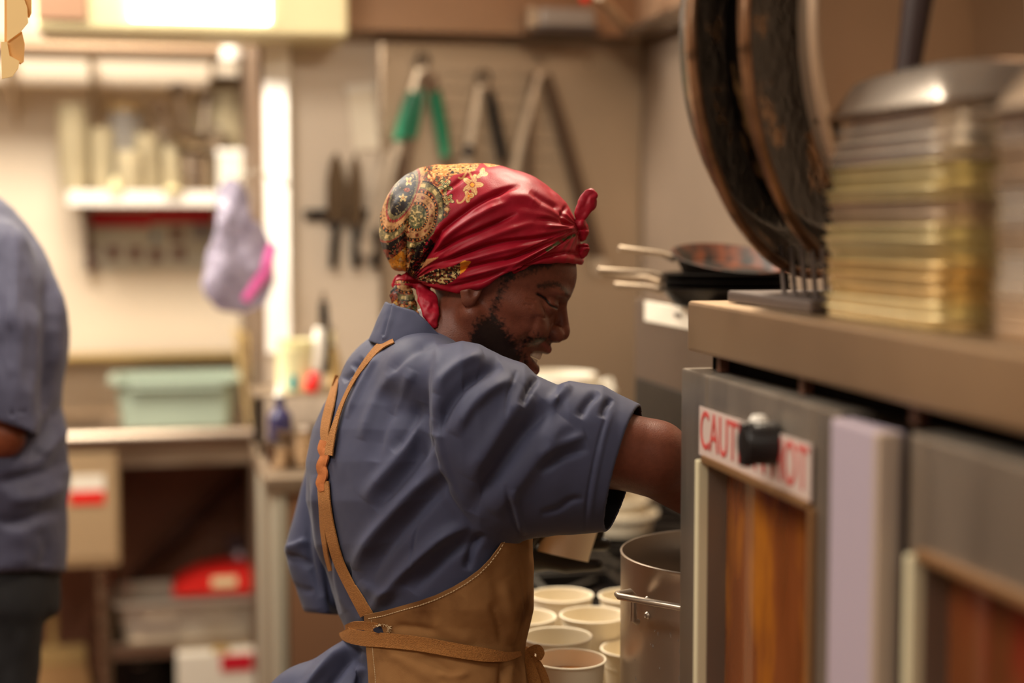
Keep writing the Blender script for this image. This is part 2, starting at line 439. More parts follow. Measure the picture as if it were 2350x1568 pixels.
# ================================================================ long lit fixture at the top of the alcove
p0 = onY(80, 66, 3.72); p1 = onY(800, 66, 3.72)
lf = thing('strip_light', 'long glowing cream strip light hanging over the alcove', 'light', ((p0.x+p1.x)/2, 3.85, p0.z))
LW = p1.x-p0.x
MB().box((0, 0, 0.16), (LW, 0.26, 0.32), bevel=0.01).build('housing', M_CREAM, lf)
q0 = onY(300, 60, 3.72).x-lf.location.x; q1 = onY(620, 60, 3.72).x-lf.location.x
MB().box(((q0+q1)/2, -0.133, 0.15), (q1-q0, 0.012, 0.25), bevel=0.005).build('diffuser', M_LAMP, lf, label='glowing white diffuser')
MB().box((-LW/2+0.06, -0.135, 0.14), (0.11, 0.012, 0.24), bevel=0.004).build('end_cap', mat('bronze_cap', srgb(170, 132, 104), 0.5, 0.4), lf)
MB().tube([(-LW/2+0.2, 0, 0.32), (-LW/2+0.2, 0, ZC-lf.location.z)], 0.008).build('hanger', M_STEEL, lf)
MB().tube([(LW/2-0.2, 0, 0.32), (LW/2-0.2, 0, ZC-lf.location.z)], 0.008).build('hanger', M_STEEL, lf)
# ================================================================ high steel shelf on the alcove wall
a0 = onY(-250, 100, 4.85); a1 = onY(596, 100, 4.85)
hs = thing('high_shelf', 'long stainless shelf high on the alcove wall, below the strip light', 'shelf', ((a0.x+XP)/2-0.005, 5.07, a0.z))
SW = XP-0.02-a0.x
MB().box((0, -0.06, 0.0), (SW, 0.32, 0.012), bevel=0.003).build('deck', M_STEEL, hs)
MB().tube([(-SW/2, -0.225, 0.0), (SW/2, -0.225, 0.0)], 0.026, 14).build('rolled_edge', M_STEELD, hs, smooth=True)
for xx in (-SW/2+0.3, 0.05, SW/2-0.08):
    MB().prism([(0.0, 0.0), (0.42, 0.0), (0.0, -0.2)], 0.01, frame((xx, 0.21, -0.006), (0, -1, 0))).build('bracket', M_STEELW, hs)
MB().lathe([(0, -0.03), (0.03, -0.02), (0.036, 0), (0.03, 0.02), (0, 0.03)], 16, Matrix.Translation((SW/2-0.03, -0.235, -0.01))).build('end_knob', M_WHITEG, hs, smooth=True)
# ================================================================ white wall shelf and what stands on it
S0 = onY(152, 452, 5.0); zS = S0.z
sh = thing('wall_shelf', 'white wall shelf under the stacked containers, with a dark bracket', 'shelf', ((S0.x+XP)/2, 5.14, zS))
sw_ = XP-S0.x-0.01
MB().box((0, 0, 0), (sw_, 0.3, 0.03), bevel=0.004).build('board', M_WHITE, sh)
MB().box((0, -0.152, -0.004), (sw_, 0.008, 0.046), bevel=0.002).build('front_lip', M_WHITEG, sh)
M_DKB = mat('dark_bracket', srgb(92, 66, 58), 0.5)
for xx in (-sw_/2+0.045, sw_/2-0.03):
    MB().box((xx, 0.11, -0.125), (0.022, 0.05, 0.22), bevel=0.003).prism([(0.0, 0.0), (0.24, 0.0), (0.0, -0.18)], 0.016, frame((xx, 0.13, -0.016), (0, -1, 0))).build('bracket', M_DKB, sh)
def at_shelf(px, dy=0.0): return (onY(px, 440, 5.08).x, 5.10+dy, zS+0.016)
ORDN = ['lowest', 'second', 'third', 'fourth', 'fifth', 'sixth', 'seventh', 'eighth', 'ninth', 'tenth', 'eleventh']
def cupstack(px, n, r, h, name, label, m, dy=0.0, grp=None):
    """a sleeve of nested containers: every one its own thing"""
    x, y, z = at_shelf(px, dy); first = None
    for k in range(n):
        if first is None:
            t = thing(name, label, 'container', (x, y, z), 0, grp)
            MB().lathe([(0, 0), (r*0.8, 0), (r, h), (r*1.05, h), (r*1.05, h+0.004), (r*0.97, h+0.004), (r*0.78, 0.003), (0, 0.003)], 20).build('cup', m, t, smooth=True)
            first = t
        else:
            t = copy_tree(first); t.location = (x, y, z+k*0.018)
        t['label'] = f'{ORDN[k]} cup up in the {label}'
cupstack(170, 11, 0.048, 0.09, 'deli_container', 'tall cloudy sleeve at the left end of the wall shelf', M_FROST, 0, 'nested containers at the shelf end')
cupstack(236, 7, 0.042, 0.09, 'deli_container', 'second cloudy sleeve on the wall shelf', M_FROST, 0.02, 'second sleeve of containers')
cupstack(340, 6, 0.040, 0.09, 'deli_container', 'third cloudy sleeve on the wall shelf', M_FROST, -0.01, 'third sleeve of containers')
def jar(px, r, h, name, label, cat, m, dy=0.0, lid=None, neck=False):
    x, y, z = at_shelf(px, dy); t = thing(name, label, cat, (x, y, z))
    pr = [(0, 0), (r*0.92, 0), (r, 0.012), (r, h*0.86), (r*0.86, h), (r*0.80, h), (r*0.92, h*0.84), (r*0.92, 0.012), (0, 0.008)]
    MB().lathe(pr, 20).build('body', m, t, smooth=True)
    if lid: MB().lathe([(0, h+0.02), (r*0.9, h+0.02), (r*0.92, h), (r*0.88, h-0.004), (0, h-0.004)], 20).build('lid', lid, t, smooth=True)
    return t
jar(290, 0.058, 0.26, 'storage_jar', 'tall clear storage jar with a flat tan lid, near the middle of the shelf', 'jar', M_CLEAR, 0.05, M_WOODB)
jar(300, 0.04, 0.13, 'storage_jar', 'short clear jar standing in front of the tall lidded jar', 'jar', M_FROST, -0.06)
jar(395, 0.045, 0.15, 'measuring_cup', 'cloudy plastic cup beside the steel funnel', 'cup', M_FROST, 0.03)
x, y, z = at_shelf(450, -0.03)
t = thing('whisk_pot', 'round steel pot holding bright mixing tools, right of the clear jars', 'pot', (x, y, z))
MB().lathe([(0, 0), (0.05, 0), (0.055, 0.11), (0.062, 0.115), (0.055, 0.118), (0.05, 0.11), (0.046, 0.004), (0, 0.004)], 24).build('body', M_STEEL, t, smooth=True)
for k, (dx, dz, r) in enumerate(((-0.11, 0.24, 0.006), (-0.05, 0.3, 0.005), (0.04, 0.28, 0.005), (0.075, 0.2, 0.007))):
    u = thing('mixing_tool', ['steel ladle leaning out of the pot to the left', 'thin steel skewer standing in the pot', 'steel whisk handle standing upright in the pot', 'short steel spoon leaning right in the pot'][k], 'utensil', (x, y+0.005*k, z+0.02))
    MB().tube([(0, 0, 0), (dx, 0, dz)], r, 8).build('handle', M_STEEL, u, smooth=True)
    MB().lathe([(0, -0.016), (0.02, -0.012), (0.03, 0.004), (0.027, 0.004), (0.017, -0.01), (0, -0.013)], 16, alignz((dx, 0, dz), (dx, -0.6, 0.5))).build('bowl', M_STEEL, u, smooth=True)
x, y, z = at_shelf(455, -0.02)
t = thing('colander', 'wide shiny steel strainer bowl sitting on the pot rim', 'strainer', (x+0.005, y, z+0.119))
MB().lathe([(0, 0), (0.05, 0.004), (0.09, 0.04), (0.098, 0.06), (0.106, 0.062), (0.098, 0.064), (0.086, 0.042), (0.048, 0.008), (0, 0.004)], 28).build('bowl', M_STEEL, t, smooth=True)
MB().tube([(-0.1, 0, 0.062), (-0.13, 0, 0.07), (-0.13, 0.02, 0.07), (-0.1, 0.02, 0.062)], 0.004).build('handle', M_STEEL, t, smooth=True)
x, y, z = at_shelf(556, 0)
t = thing('white_box', 'white lidded food box at the right end of the wall shelf', 'box', (x, y, z+0.0))
MB().box((0, 0, 0.055), (0.155, 0.22, 0.11), bevel=0.006).build('body', M_WHITE, t)
MB().box((0, 0, 0.122), (0.165, 0.23, 0.024), bevel=0.006).build('lid', M_WHITEG, t)
t = thing('pitcher', 'tall cloudy measuring pitcher standing on the white lidded box', 'pitcher', (x-0.035, y+0.03, z+0.1345))
MB().lathe([(0, 0), (0.055, 0), (0.062, 0.02), (0.07, 0.20), (0.074, 0.206), (0.066, 0.20), (0.058, 0.02), (0, 0.006)], 24).build('body', M_FROST, t, smooth=True)
MB().tube([(-0.066, 0, 0.18), (-0.105, 0, 0.17), (-0.105, 0, 0.07), (-0.062, 0, 0.05)], 0.008, 8).build('handle', M_FROST, t, smooth=True)
MB().lathe([(0, 0.24), (0.05, 0.235), (0.074, 0.212), (0.07, 0.206), (0, 0.208)], 24).build('lid', mat('brown_lid', srgb(150, 118, 84), 0.5), t, smooth=True)
for k, (px, r, h) in enumerate(((268, 0.018, 0.045), (396, 0.026, 0.02))):
    x, y, z = at_shelf(px, -0.12)
    t = thing(['squeeze_tip', 'small_lid'][k], ['small cream nozzle tip at the front of the wall shelf', 'small cream lid lying at the front of the wall shelf'][k], ['nozzle', 'lid'][k], (x, y, z))
    MB().lathe([(0, 0), (r, 0), (r, h*0.3), (r*0.35, h), (0, h)], 16).build('body', M_CREAM, t, smooth=True)
    MB().lathe([(r, 0.0), (r*1.2, 0), (r*1.2, 0.006), (r, 0.006)], 16).build('flange', M_CREAM, t, smooth=True)
# ================================================================ poster
def quad_on_wall(name, x0, y0, x1, y1, Y, m, parent, t=0.002, **k):
    a = onY(x0, y0, Y); b = onY(x1, y1, Y); o = parent.location
    return MB().box(((a.x+b.x)/2-o.x, Y-o.y, (a.z+b.z)/2-o.z), (abs(b.x-a.x), t, abs(a.z-b.z))).build(name, m, parent, **k)
pw = onY(345, 560, YA-0.004)
po = thing('wall_poster', 'pale notice with red heading bar and small brown pictures under the shelf', 'poster', pw)
quad_on_wall('sheet', 205, 500, 345, 622, YA-0.005, M_PAPER, po); quad_on_wall('sheet', 345, 488, 492, 618, YA-0.004, M_PAPER, po)
quad_on_wall('heading_bar', 208, 484, 345, 520, YA-0.009, M_RED, po, 0.003); quad_on_wall('heading_bar', 345, 478, 490, 512, YA-0.009, M_RED, po, 0.003)
M_PIC = mat('brown_picture', srgb(128, 88, 76), 0.6); M_PICB = mat('blue_picture', srgb(130, 150, 168), 0.6)
for k, (cx_, cy_, r) in enumerate(((260, 580, 14), (310, 582, 14), (358, 586, 14), (410, 582, 14), (405, 538, 14), (357, 543, 9), (215, 575, 8), (220, 610, 8))):
    quad_on_wall('picture', cx_-r, cy_-r, cx_+r, cy_+r, YA-0.008, M_PICB if k == 5 else M_PIC, po, 0.002)
quad_on_wall('text_block', 440, 510, 488, 550, YA-0.008, mat('grey_print', srgb(150, 140, 140), 0.6), po, 0.002)
# ================================================================ hanging bag
c = onY(552, 560, 3.80)
bg = thing('plastic_bag', 'crumpled translucent lavender bag hanging at the partition edge, with a pink strap', 'bag', c)
def bagf(P):
    f = ell(P, (0, 0, -0.05), (0.085, 0.05, 0.115)); f = smin(f, ell(P, (-0.015, 0, 0.07), (0.045, 0.035, 0.09)), 0.03)
    f = smin(f, ell(P, (-0.05, 0, -0.1), (0.05, 0.04, 0.05)), 0.02)
    return f+0.012*fbm(P[0]*22, P[1]*22, P[2]*16, 3)
V, Q = surface(bagf, axis([(-0.14, 0.005), (0.14,)]), axis([(-0.09, 0.005), (0.09,)]), axis([(-0.2, 0.005), (0.2,)]))
link('bag', np_mesh('bag', V, Q), mat('lavender_film', srgb(186, 178, 198), 0.2, trans=0.55, ior=1.15, spec=0.8), bg)
MB().tube([(-0.01, 0, 0.14), (0.02, 0.06, 0.172), (XP-0.008-c.x, 0.16, 0.176)], 0.005).build('loop', M_CLEAR, bg, smooth=True)
a, b = onY(628, 560, 3.77)-c, onY(562, 690, 3.77)-c
MB().tube([a, (a+b)/2+Vector((0.012, 0, 0)), b], [0.010, 0.018, 0.010], 8).build('strap', mat('pink_plastic', srgb(214, 92, 160), 0.35), bg, smooth=True)
# ================================================================ sink
zr = onY(400, 1002, 4.62).z
sx0 = XL+0.9; sx1 = onY(632, 1010, 4.62).x
sk = thing('sink_table', 'stainless sink counter with a tall backsplash along the alcove wall', 'sink', ((sx0+sx1)/2, 4.95, 0))
sc = sk.location.x; slen = sx1-sx0
zb = onY(300, 812, 5.24).z
MB().box((0, 0.285, (zr+zb)/2), (slen, 0.03, zb-zr), bevel=0.006).build('backsplash', M_STEELW, sk)
MB().box((0, 0.255, zb-0.005), (slen, 0.09, 0.022), bevel=0.006).build('backsplash_cap', mat('brass_toned_edge', srgb(176, 150, 96), 0.4, 0.7), sk)
bx0 = onY(-60, 1000, 4.9).x-sc; bx1 = onY(240, 1000, 4.9).x-sc
MB().box(((bx1+slen/2)/2, 0.0, zr-0.01), (slen/2-bx1, 0.6, 0.02), bevel=0.003).box(((-slen/2+bx0)/2, 0, zr-0.01), (bx0+slen/2, 0.6, 0.02), bevel=0.003).box(((bx0+bx1)/2, 0.28, zr-0.01), (bx1-bx0, 0.05, 0.02)).build('drainboard', M_STEEL, sk)
b_ = MB()
b_.box((bx0, 0, zr-0.14), (0.008, 0.5, 0.28)).box((bx1, 0, zr-0.14), (0.008, 0.5, 0.28)).box(((bx0+bx1)/2, 0.25, zr-0.14), (bx1-bx0, 0.008, 0.28)).box(((bx0+bx1)/2, -0.25, zr-0.14), (bx1-bx0, 0.008, 0.28)).box(((bx0+bx1)/2, 0, zr-0.28), (bx1-bx0, 0.5, 0.008))
b_.build('basin', M_STEELW, sk)
MB().tube([(-slen/2, -0.30, zr-0.005), (slen/2, -0.30, zr-0.005)], 0.028, 14).build('rolled_rim', M_STEEL, sk, smooth=True)
MB().box((0, -0.285, zr-0.06), (slen, 0.01, 0.06)).build('apron_rail', M_STEELW, sk)
xl = onY(236, 1300, 4.68).x-sc; xr_ = onY(614, 1200, 4.68).x-sc
for xx in (xl, xr_, -slen/2+0.05):
    MB().tube([(xx, -0.26, 0.02), (xx, -0.26, zr-0.05)], 0.021, 14).build('leg', M_STEEL, sk, smooth=True)
    MB().tube([(xx, 0.24, 0.02), (xx, 0.24, zr-0.05)], 0.021, 14).build('leg', M_STEEL, sk, smooth=True)
    MB().lathe([(0, 0), (0.018, 0), (0.026, 0.02), (0.022, 0.03), (0, 0.03)], 12, Matrix.Translation((xx, -0.26, 0))).build('foot', M_BLK, sk, smooth=True)
p = onY(600, 1062, 4.66)-sk.location
MB().tube([(p.x-0.02, -0.24, zr-0.04), (p.x+0.035, -0.29, zr-0.14), (p.x+0.05, -0.27, zr-0.2)], 0.016, 10).build('drain_lever', M_STEEL, sk, smooth=True)
MB().lathe([(0, -0.012), (0.014, -0.008), (0.016, 0.004), (0, 0.012)], 14, alignz((p.x+0.045, -0.30, zr-0.17), (0, -1, 0))).build('valve_button', M_REDB, sk, smooth=True, label='small bright red button')
a, b = onY(590, 1060, 5.2)-sk.location, onY(300, 1330, 5.2)-sk.location
MB().tube([a, b], 0.02, 12).build('waste_pipe', mat('dark_pipe', srgb(84, 52, 40), 0.5), sk, smooth=True)
# faucet ball seen beside the boards
c = onY(602, 877, 4.75)
t = thing('faucet', 'polished faucet knob shining beside the cutting boards', 'faucet', (c.x, c.y, zr))
MB().tube([(0, 0, 0), (0, 0, c.z-zr)], 0.009, 12).build('stem', M_STEEL, t, smooth=True)
MB().lathe([(0, -0.015), (0.011, -0.010), (0.015, 0), (0.011, 0.010), (0, 0.015)], 18, Matrix.Translation((0, 0, c.z-zr))).build('knob', mat('polished_white_metal', srgb(250, 246, 236), 0.12, 0.5), t, smooth=True)
# tub
a = onY(262, 1000, 4.72); b = onY(548, 1000, 4.72)
tb = thing('bus_tub', 'grey-green plastic tub standing in the middle of the sink counter', 'tub', ((a.x+b.x)/2, 4.87, zr+0.001))
def rrect(wx, wy, r, n=5):
    out = []
    for cx_, cy_, a0 in ((wx/2-r, wy/2-r, 0), (-wx/2+r, wy/2-r, 90), (-wx/2+r, -wy/2+r, 180), (wx/2-r, -wy/2+r, 270)):
        for k in range(n+1): t_ = math.radians(a0+90*k/n); out.append((cx_+r*math.cos(t_), cy_+r*math.sin(t_)))
    return out
def loft(levels, capb=True, capt=False):
    """levels = [(wx, wy, r, z)...] closed rounded-rectangle rings"""
    mb = MB(); rings = []
    for wx, wy, r, z in levels: rings.append([mb.bm.verts.new((x, y, z)) for x, y in rrect(wx, wy, r)])
    n = len(rings[0])
    for i in range(len(rings)-1):
        for k in range(n): mb.bm.faces.new((rings[i][k], rings[i][(k+1) % n], rings[i+1][(k+1) % n], rings[i+1][k]))
    if capb: mb.bm.faces.new(rings[0])
    if capt: mb.bm.faces.new(rings[-1])
    return mb
tw = b.x-a.x
def tub_levels(w_, d_, h, lip): return [(w_*0.88, d_*0.88, 0.03, 0), (w_*0.97, d_*0.97, 0.035, h-0.012), (w_+lip, d_+lip, 0.04, h-0.012), (w_+lip, d_+lip, 0.04, h), (w_*0.955, d_*0.955, 0.035, h), (w_*0.86, d_*0.86, 0.03, 0.006), (0.02, 0.02, 0.005, 0.006)]
loft(tub_levels(tw, 0.26, 0.155, 0.035), True, True).build('tub', M_TUB, tb, smooth=True, ang=50)
MB().box((0, -0.147, 0.13), (tw*0.75, 0.008, 0.012), bevel=0.003).build('handle_rib', M_TUB, tb)
# cutting boards leaning
for k in range(5):
    px = 574+k*17; c = onY(px, 990, 4.78)
    t = thing('cutting_board', ['first tan cutting board leaning beside the tub', 'second tan board of the leaning row, darker at the top', 'third tan board of the leaning row', 'fourth board of the leaning row', 'outermost cutting board of the leaning row'][k], 'board', (c.x, 4.80, zr+0.001)); t['group'] = 'cutting boards by the sink'
    h = 0.30-0.012*k
    ob = MB().box((0, 0, h/2), (0.016, 0.2, h), bevel=0.004).build('board', M_WOODB if k % 2 else mat('tan_board', srgb(206, 178, 124), 0.6, noise=0.15, nscale=20), t)
    MB().box((0, -0.101, h*0.5), (0.004, 0.004, h*0.8)).build('edge_groove', mat('groove', srgb(130, 98, 58), 0.7), t)
    t.rotation_euler = (0, math.radians(-7), 0)
c = onY(572, 800, 4.95)
# ================================================================ under the sink
a = onY(40, 1045, 4.64); b = onY(276, 1300, 4.64)
gt = thing('towel_dispenser', 'tan stainless cabinet hanging below the sink, with a red and white sticker', 'cabinet', ((a.x+b.x)/2, 4.80, b.z))
hh_ = a.z-b.z; ww_ = b.x-a.x
MB().box((0, 0, hh_/2), (ww_, 0.30, hh_), bevel=0.008).build('body', mat('tan_steel', srgb(196, 168, 128), 0.45, 0.5), gt)
MB().box((0, -0.152, hh_*0.52), (ww_*0.94, 0.006, hh_*0.9), bevel=0.003).build('door', mat('tan_steel_door', srgb(206, 178, 138), 0.42, 0.5), gt)
quad_on_wall('sticker', 160, 1092, 240, 1128, 4.642, M_WHITE, gt, 0.002); quad_on_wall('sticker', 160, 1128, 240, 1156, 4.641, M_REDB, gt, 0.002, label='bright red lower half of the sticker')
# low shelf with steel pan, red box, rack, bottle
zl = onY(430, 1492, 4.66).z
ls = thing('undershelf', 'stainless shelf under the sink carrying a steel pan and a red box', 'shelf', (sc+(xl+xr_)/2, 4.95, zl))
MB().box((0, 0, 0), (xr_-xl+0.02, 0.46, 0.02), bevel=0.003).build('deck', M_STEELW, ls)
MB().box((0, -0.235, -0.01), (xr_-xl+0.02, 0.012, 0.045), bevel=0.003).build('front_edge', M_STEEL, ls)
a = onY(262, 1390, 4.70); b = onY(606, 1390, 4.70)
t = thing('roasting_pan', 'long shiny steel pan on the shelf under the sink', 'pan', ((a.x+b.x)/2, 4.86, zl+0.011))
loft(tub_levels(b.x-a.x, 0.28, a.z-zl-0.011, 0.02), True, True).build('pan', mat('bright_pan', srgb(206, 198, 182), 0.3, 0.55), t, smooth=True, ang=50)
for s_ in (-1, 1): MB().tube([(s_*(b.x-a.x)*0.2-0.05, -0.14, 0.06), (s_*(b.x-a.x)*0.2-0.05, -0.165, 0.06), (s_*(b.x-a.x)*0.2+0.05, -0.165, 0.06), (s_*(b.x-a.x)*0.2+0.05, -0.14, 0.06)], 0.005, 8).build('handle', M_STEEL, t, smooth=True)
zp = a.z
c = onY(498, 1395, 4.9)
t = thing('folded_red_bag', 'bright red folded packet with a cream label, lying on the steel pan', 'packet', (c.x, 4.88, zp+0.002))
pr = [(-0.135, 0.0), (0.125, 0.0), (0.13, 0.062), (0.02, 0.066), (-0.05, 0.055), (-0.11, 0.028)]
MB().prism(pr, 0.2).build('packet', M_REDB, t)
MB().box((0.02, -0.101, 0.035), (0.075, 0.003, 0.03), bevel=0.001).build('label_patch', M_CREAM, t, label='cream oval label')
c = onY(530, 1350, 5.05)
t = thing('wire_rack', 'brown wire rack standing behind the red packet', 'rack', (c.x, 5.08, zl+0.011))
mb = MB(); H1 = onY(500, 1205, 5.08).z-zl-0.011
wv = 0.19
for s_ in (-1, 1):
    mb.tube([(s_*wv/2, 0, 0), (s_*wv/2, 0, H1)], 0.007, 8)
for z_ in (H1, H1*0.75, H1*0.5): mb.tube([(-wv/2, 0, z_), (wv/2, 0, z_)], 0.006, 8)
mb.build('frame', mat('brown_wire', srgb(120, 84, 64), 0.5, 0.3), t, smooth=True)
MB().box((0, 0.06, 0.01), (wv, 0.14, 0.02)).build('base', mat('brown_base', srgb(100, 70, 54), 0.5), t)
c = onY(543, 1340, 4.99)
t = thing('spray_bottle', 'pale spray bottle with a dark trigger beside the wire rack', 'bottle', (c.x, 4.99, zl+0.11))
t.location.z = zp+0.07; 
t.location = (c.x+0.01, 5.03, zl+0.011)
H2 = onY(543, 1240, 5.0).z-zl-0.011
MB().lathe([(0, 0), (0.032, 0), (0.035, 0.02), (0.035, H2*0.6), (0.014, H2*0.78), (0.012, H2*0.84), (0, H2*0.84)], 16).build('bottle', mat('lilac_plastic', srgb(206, 188, 196), 0.3), t, smooth=True)
MB().box((-0.01, 0, H2*0.93), (0.05, 0.022, H2*0.16), bevel=0.005).box((-0.03, 0, H2*0.84), (0.008, 0.012, 0.03)).build('trigger', mat('dark_trigger', srgb(60, 44, 50), 0.5), t)
# floor-level boxes
a = onY(405, 1512, 4.62); b = onY(610, 1512, 4.62)
t = thing('carton', 'white carton with red panels below the undershelf', 'carton', ((a.x+b.x)/2, 4.80, 0.0))
MB().box((0, 0, a.z/2), (b.x-a.x, 0.3, a.z), bevel=0.004).build('body', M_WHITE, t)
MB().box((0.045, -0.152, a.z-0.03), ((b.x-a.x)*0.36, 0.004, 0.05)).box((0.13, -0.152, a.z-0.028), (0.05, 0.004, 0.045)).build('red_print', M_RED, t, label='dark red printed panels')
MB().box((0, 0, a.z+0.002), (0.05, 0.3, 0.003)).build('tape', M_WOODB, t)
for k, (px, w_, m_) in enumerate(((120, 0.1, M_WOODB), (320, 0.16, M_BLK))):
    c = onY(px, 1560, 4.9)
    t = thing(['broom', 'floor_bucket'][k], ['tan broom standing under the cabinet at the left', 'black bucket on the floor behind the sink leg'][k], ['broom', 'bucket'][k], (c.x, 4.95, 0))
    if k == 0:
        MB().tube([(0, 0, 0.22), (0, 0.06, 0.72)], 0.014, 10).build('handle', M_WOODB, t, smooth=True)
        MB().box((0, 0, 0.19), (0.2, 0.05, 0.06), bevel=0.008).build('head', M_WOODB, t); MB().prism([(-0.1, 0.16), (0.1, 0.16), (0.13, 0.0), (-0.13, 0.0)], 0.05).build('bristles', mat('straw', srgb(190, 150, 100), 0.8), t)
    else:
        MB().lathe([(0, 0), (0.1, 0), (0.13, 0.28), (0.138, 0.285), (0.13, 0.29), (0.095, 0.01), (0, 0.01)], 24).build('body', M_BLK, t, smooth=True)
        MB().tube([(-0.13, 0, 0.27), (-0.1, -0.08, 0.2), (0, -0.12, 0.17), (0.1, -0.08, 0.2), (0.13, 0, 0.27)], 0.004).build('handle', M_STEEL, t, smooth=True)
# ================================================================ prep table between partition and cook, with crocks
zt_ = onY(660, 1085, 3.35).z
tx0 = onY(606, 1100, 3.35).x; tx1 = 0.42
pt_ = thing('prep_table', 'stainless prep table behind the cook, crowded with crocks of tools', 'table', ((tx0+tx1)/2, 3.6, 0))
TW = tx1-tx0
MB().box((0, 0, zt_-0.02), (TW, 0.58, 0.04), bevel=0.006).build('table_top', M_STEELW, pt_)
MB().box((0.02, 0.0, (zt_-0.04)/2+0.04), (TW-0.06, 0.54, zt_-0.12), bevel=0.004).build('cabinet', mat('brown_steel', srgb(150, 112, 84), 0.5, 0.6), pt_)
for s_ in (-1, 1):
    for u_ in (-1, 1): MB().tube([(s_*(TW/2-0.03), u_*0.26, 0), (s_*(TW/2-0.03), u_*0.26, zt_-0.04)], 0.02, 12).build('leg', mat('pale_steel_leg', srgb(196, 190, 170), 0.4, 0.5), pt_, smooth=True)
def on_table(px, Y): return (onY(px, 1000, Y).x, Y, zt_+0.001)
x, y, z = on_table(700, 3.72)
hp = thing('shelf_riser', 'low dark wire riser carrying the tool crocks on the prep table', 'riser', (x, y, z))
HR = onY(690, 905, 3.6).z-zt_
mb = MB()
for s_ in (-1, 1):
    for u_ in (-1, 1): mb.tube([(s_*0.11, u_*0.1, 0), (s_*0.11, u_*0.1, HR-0.006)], 0.006, 8)
mb.build('frame', M_BLK, hp); MB().box((0, 0, HR-0.004), (0.25, 0.24, 0.008), bevel=0.002).build('deck', M_STEELW, hp)
zz = zt_+HR+0.002
def crock(px, Y, r, h, name, label, cat, m):
    c = onY(px, 900, Y); t = thing(name, label, cat, (c.x, Y, zz))
    MB().lathe([(0, 0), (r*0.95, 0), (r, 0.01), (r, h), (r*1.06, h+0.004), (r*0.9, h+0.004), (r*0.88, 0.008), (0, 0.008)], 24).build('body', m, t, smooth=True)
    MB().lathe([(r*1.0, h*0.86), (r*1.05, h*0.86), (r*1.05, h*0.9), (r*1.0, h*0.9)], 24).build('band', m, t, smooth=True)
    return t
ck = crock(676, 3.66, 0.042, 0.115, 'tool_crock', 'pale yellow plastic crock beside the white-handled tools', 'crock', mat('pale_yellow_plastic', srgb(244, 236, 186), 0.4, emit=None))
def tool(px0, py0, px1, py1, Y, r, m, name, label, cat, tip=None):
    a = onY(px0, py0, Y); b = onY(px1, py1, Y); t = thing(name, label, cat, a)
    MB().tube([(0, 0, 0), (b-a)*0.5, b-a], [r, r*1.15, r*0.8], 10).build('handle', m, t, smooth=True)
    MB().tube([b-a, (b-a)*1.12], [r*0.4, r*0.4], 8).build('tip', tip or M_STEEL, t, smooth=True)
tool(722, 862, 735, 752, 3.66, 0.016, M_WHITEG, 'spatula', 'thick white handle standing upright among the tools', 'spatula')
tool(748, 858, 742, 692, 3.72, 0.013, M_BLK, 'knife', 'tall black handle rising behind the white one', 'knife')
tool(712, 898, 724, 855, 3.62, 0.015, M_REDB, 'peeler', 'bright red tool handle near the crock foot', 'peeler')
tool(672, 895, 673, 862, 3.60, 0.009, mat('teal_plastic', srgb(20, 150, 150), 0.4), 'brush', 'small teal handle in front of the pale crock', 'brush')
tool(770, 890, 764, 800, 3.78, 0.016, M_WOODB, 'wooden_spoon', 'brown wooden handle close to the cook’s back', 'spoon')
tool(760, 860, 762, 762, 3.8, 0.010, M_CREAM, 'spreader', 'cream handle partly behind the black one', 'spreader')
c = onY(642, 930, 3.5)
t = thing('squeeze_bottle', 'dark blue squeeze bottle at the left edge of the prep table', 'bottle', (c.x, 3.5, zt_+0.001)); H3 = c.z-zt_+0.02
MB().lathe([(0, 0), (0.024, 0), (0.027, 0.01), (0.027, H3*0.7), (0.012, H3*0.82), (0.01, H3), (0, H3)], 16).build('body', mat('dark_blue_plastic', srgb(52, 48, 84), 0.3), t, smooth=True)
MB().lathe([(0, H3+0.03), (0.006, H3+0.02), (0.013, H3), (0, H3)], 16).build('cap', M_WHITE, t, smooth=True)
for k, (px, Y, r, h) in enumerate(((640, 3.42, 0.035, 0.05), (690, 3.46, 0.055, 0.075), (672, 3.44, 0.03, 0.03))):
    c = onY(px, 1060, Y)
    if k == 2: continue
    t = thing(['steel_cup', 'steel_bowl'][k], ['small shiny steel cup at the front corner of the prep table', 'dull steel bowl at the front of the prep table'][k], ['cup', 'bowl'][k], (c.x, Y, zt_+0.001))
    MB().lathe([(0, 0), (r*0.6, 0), (r, h), (r*1.08, h+0.002), (r*0.94, h+0.003), (r*0.55, 0.006), (0, 0.006)], 24).build('bowl', M_STEEL, t, smooth=True)
    MB().lathe([(r*1.0, h), (r*1.1, h), (r*1.1, h+0.005), (r*1.0, h+0.005)], 24).build('rim', M_STEEL, t, smooth=True)
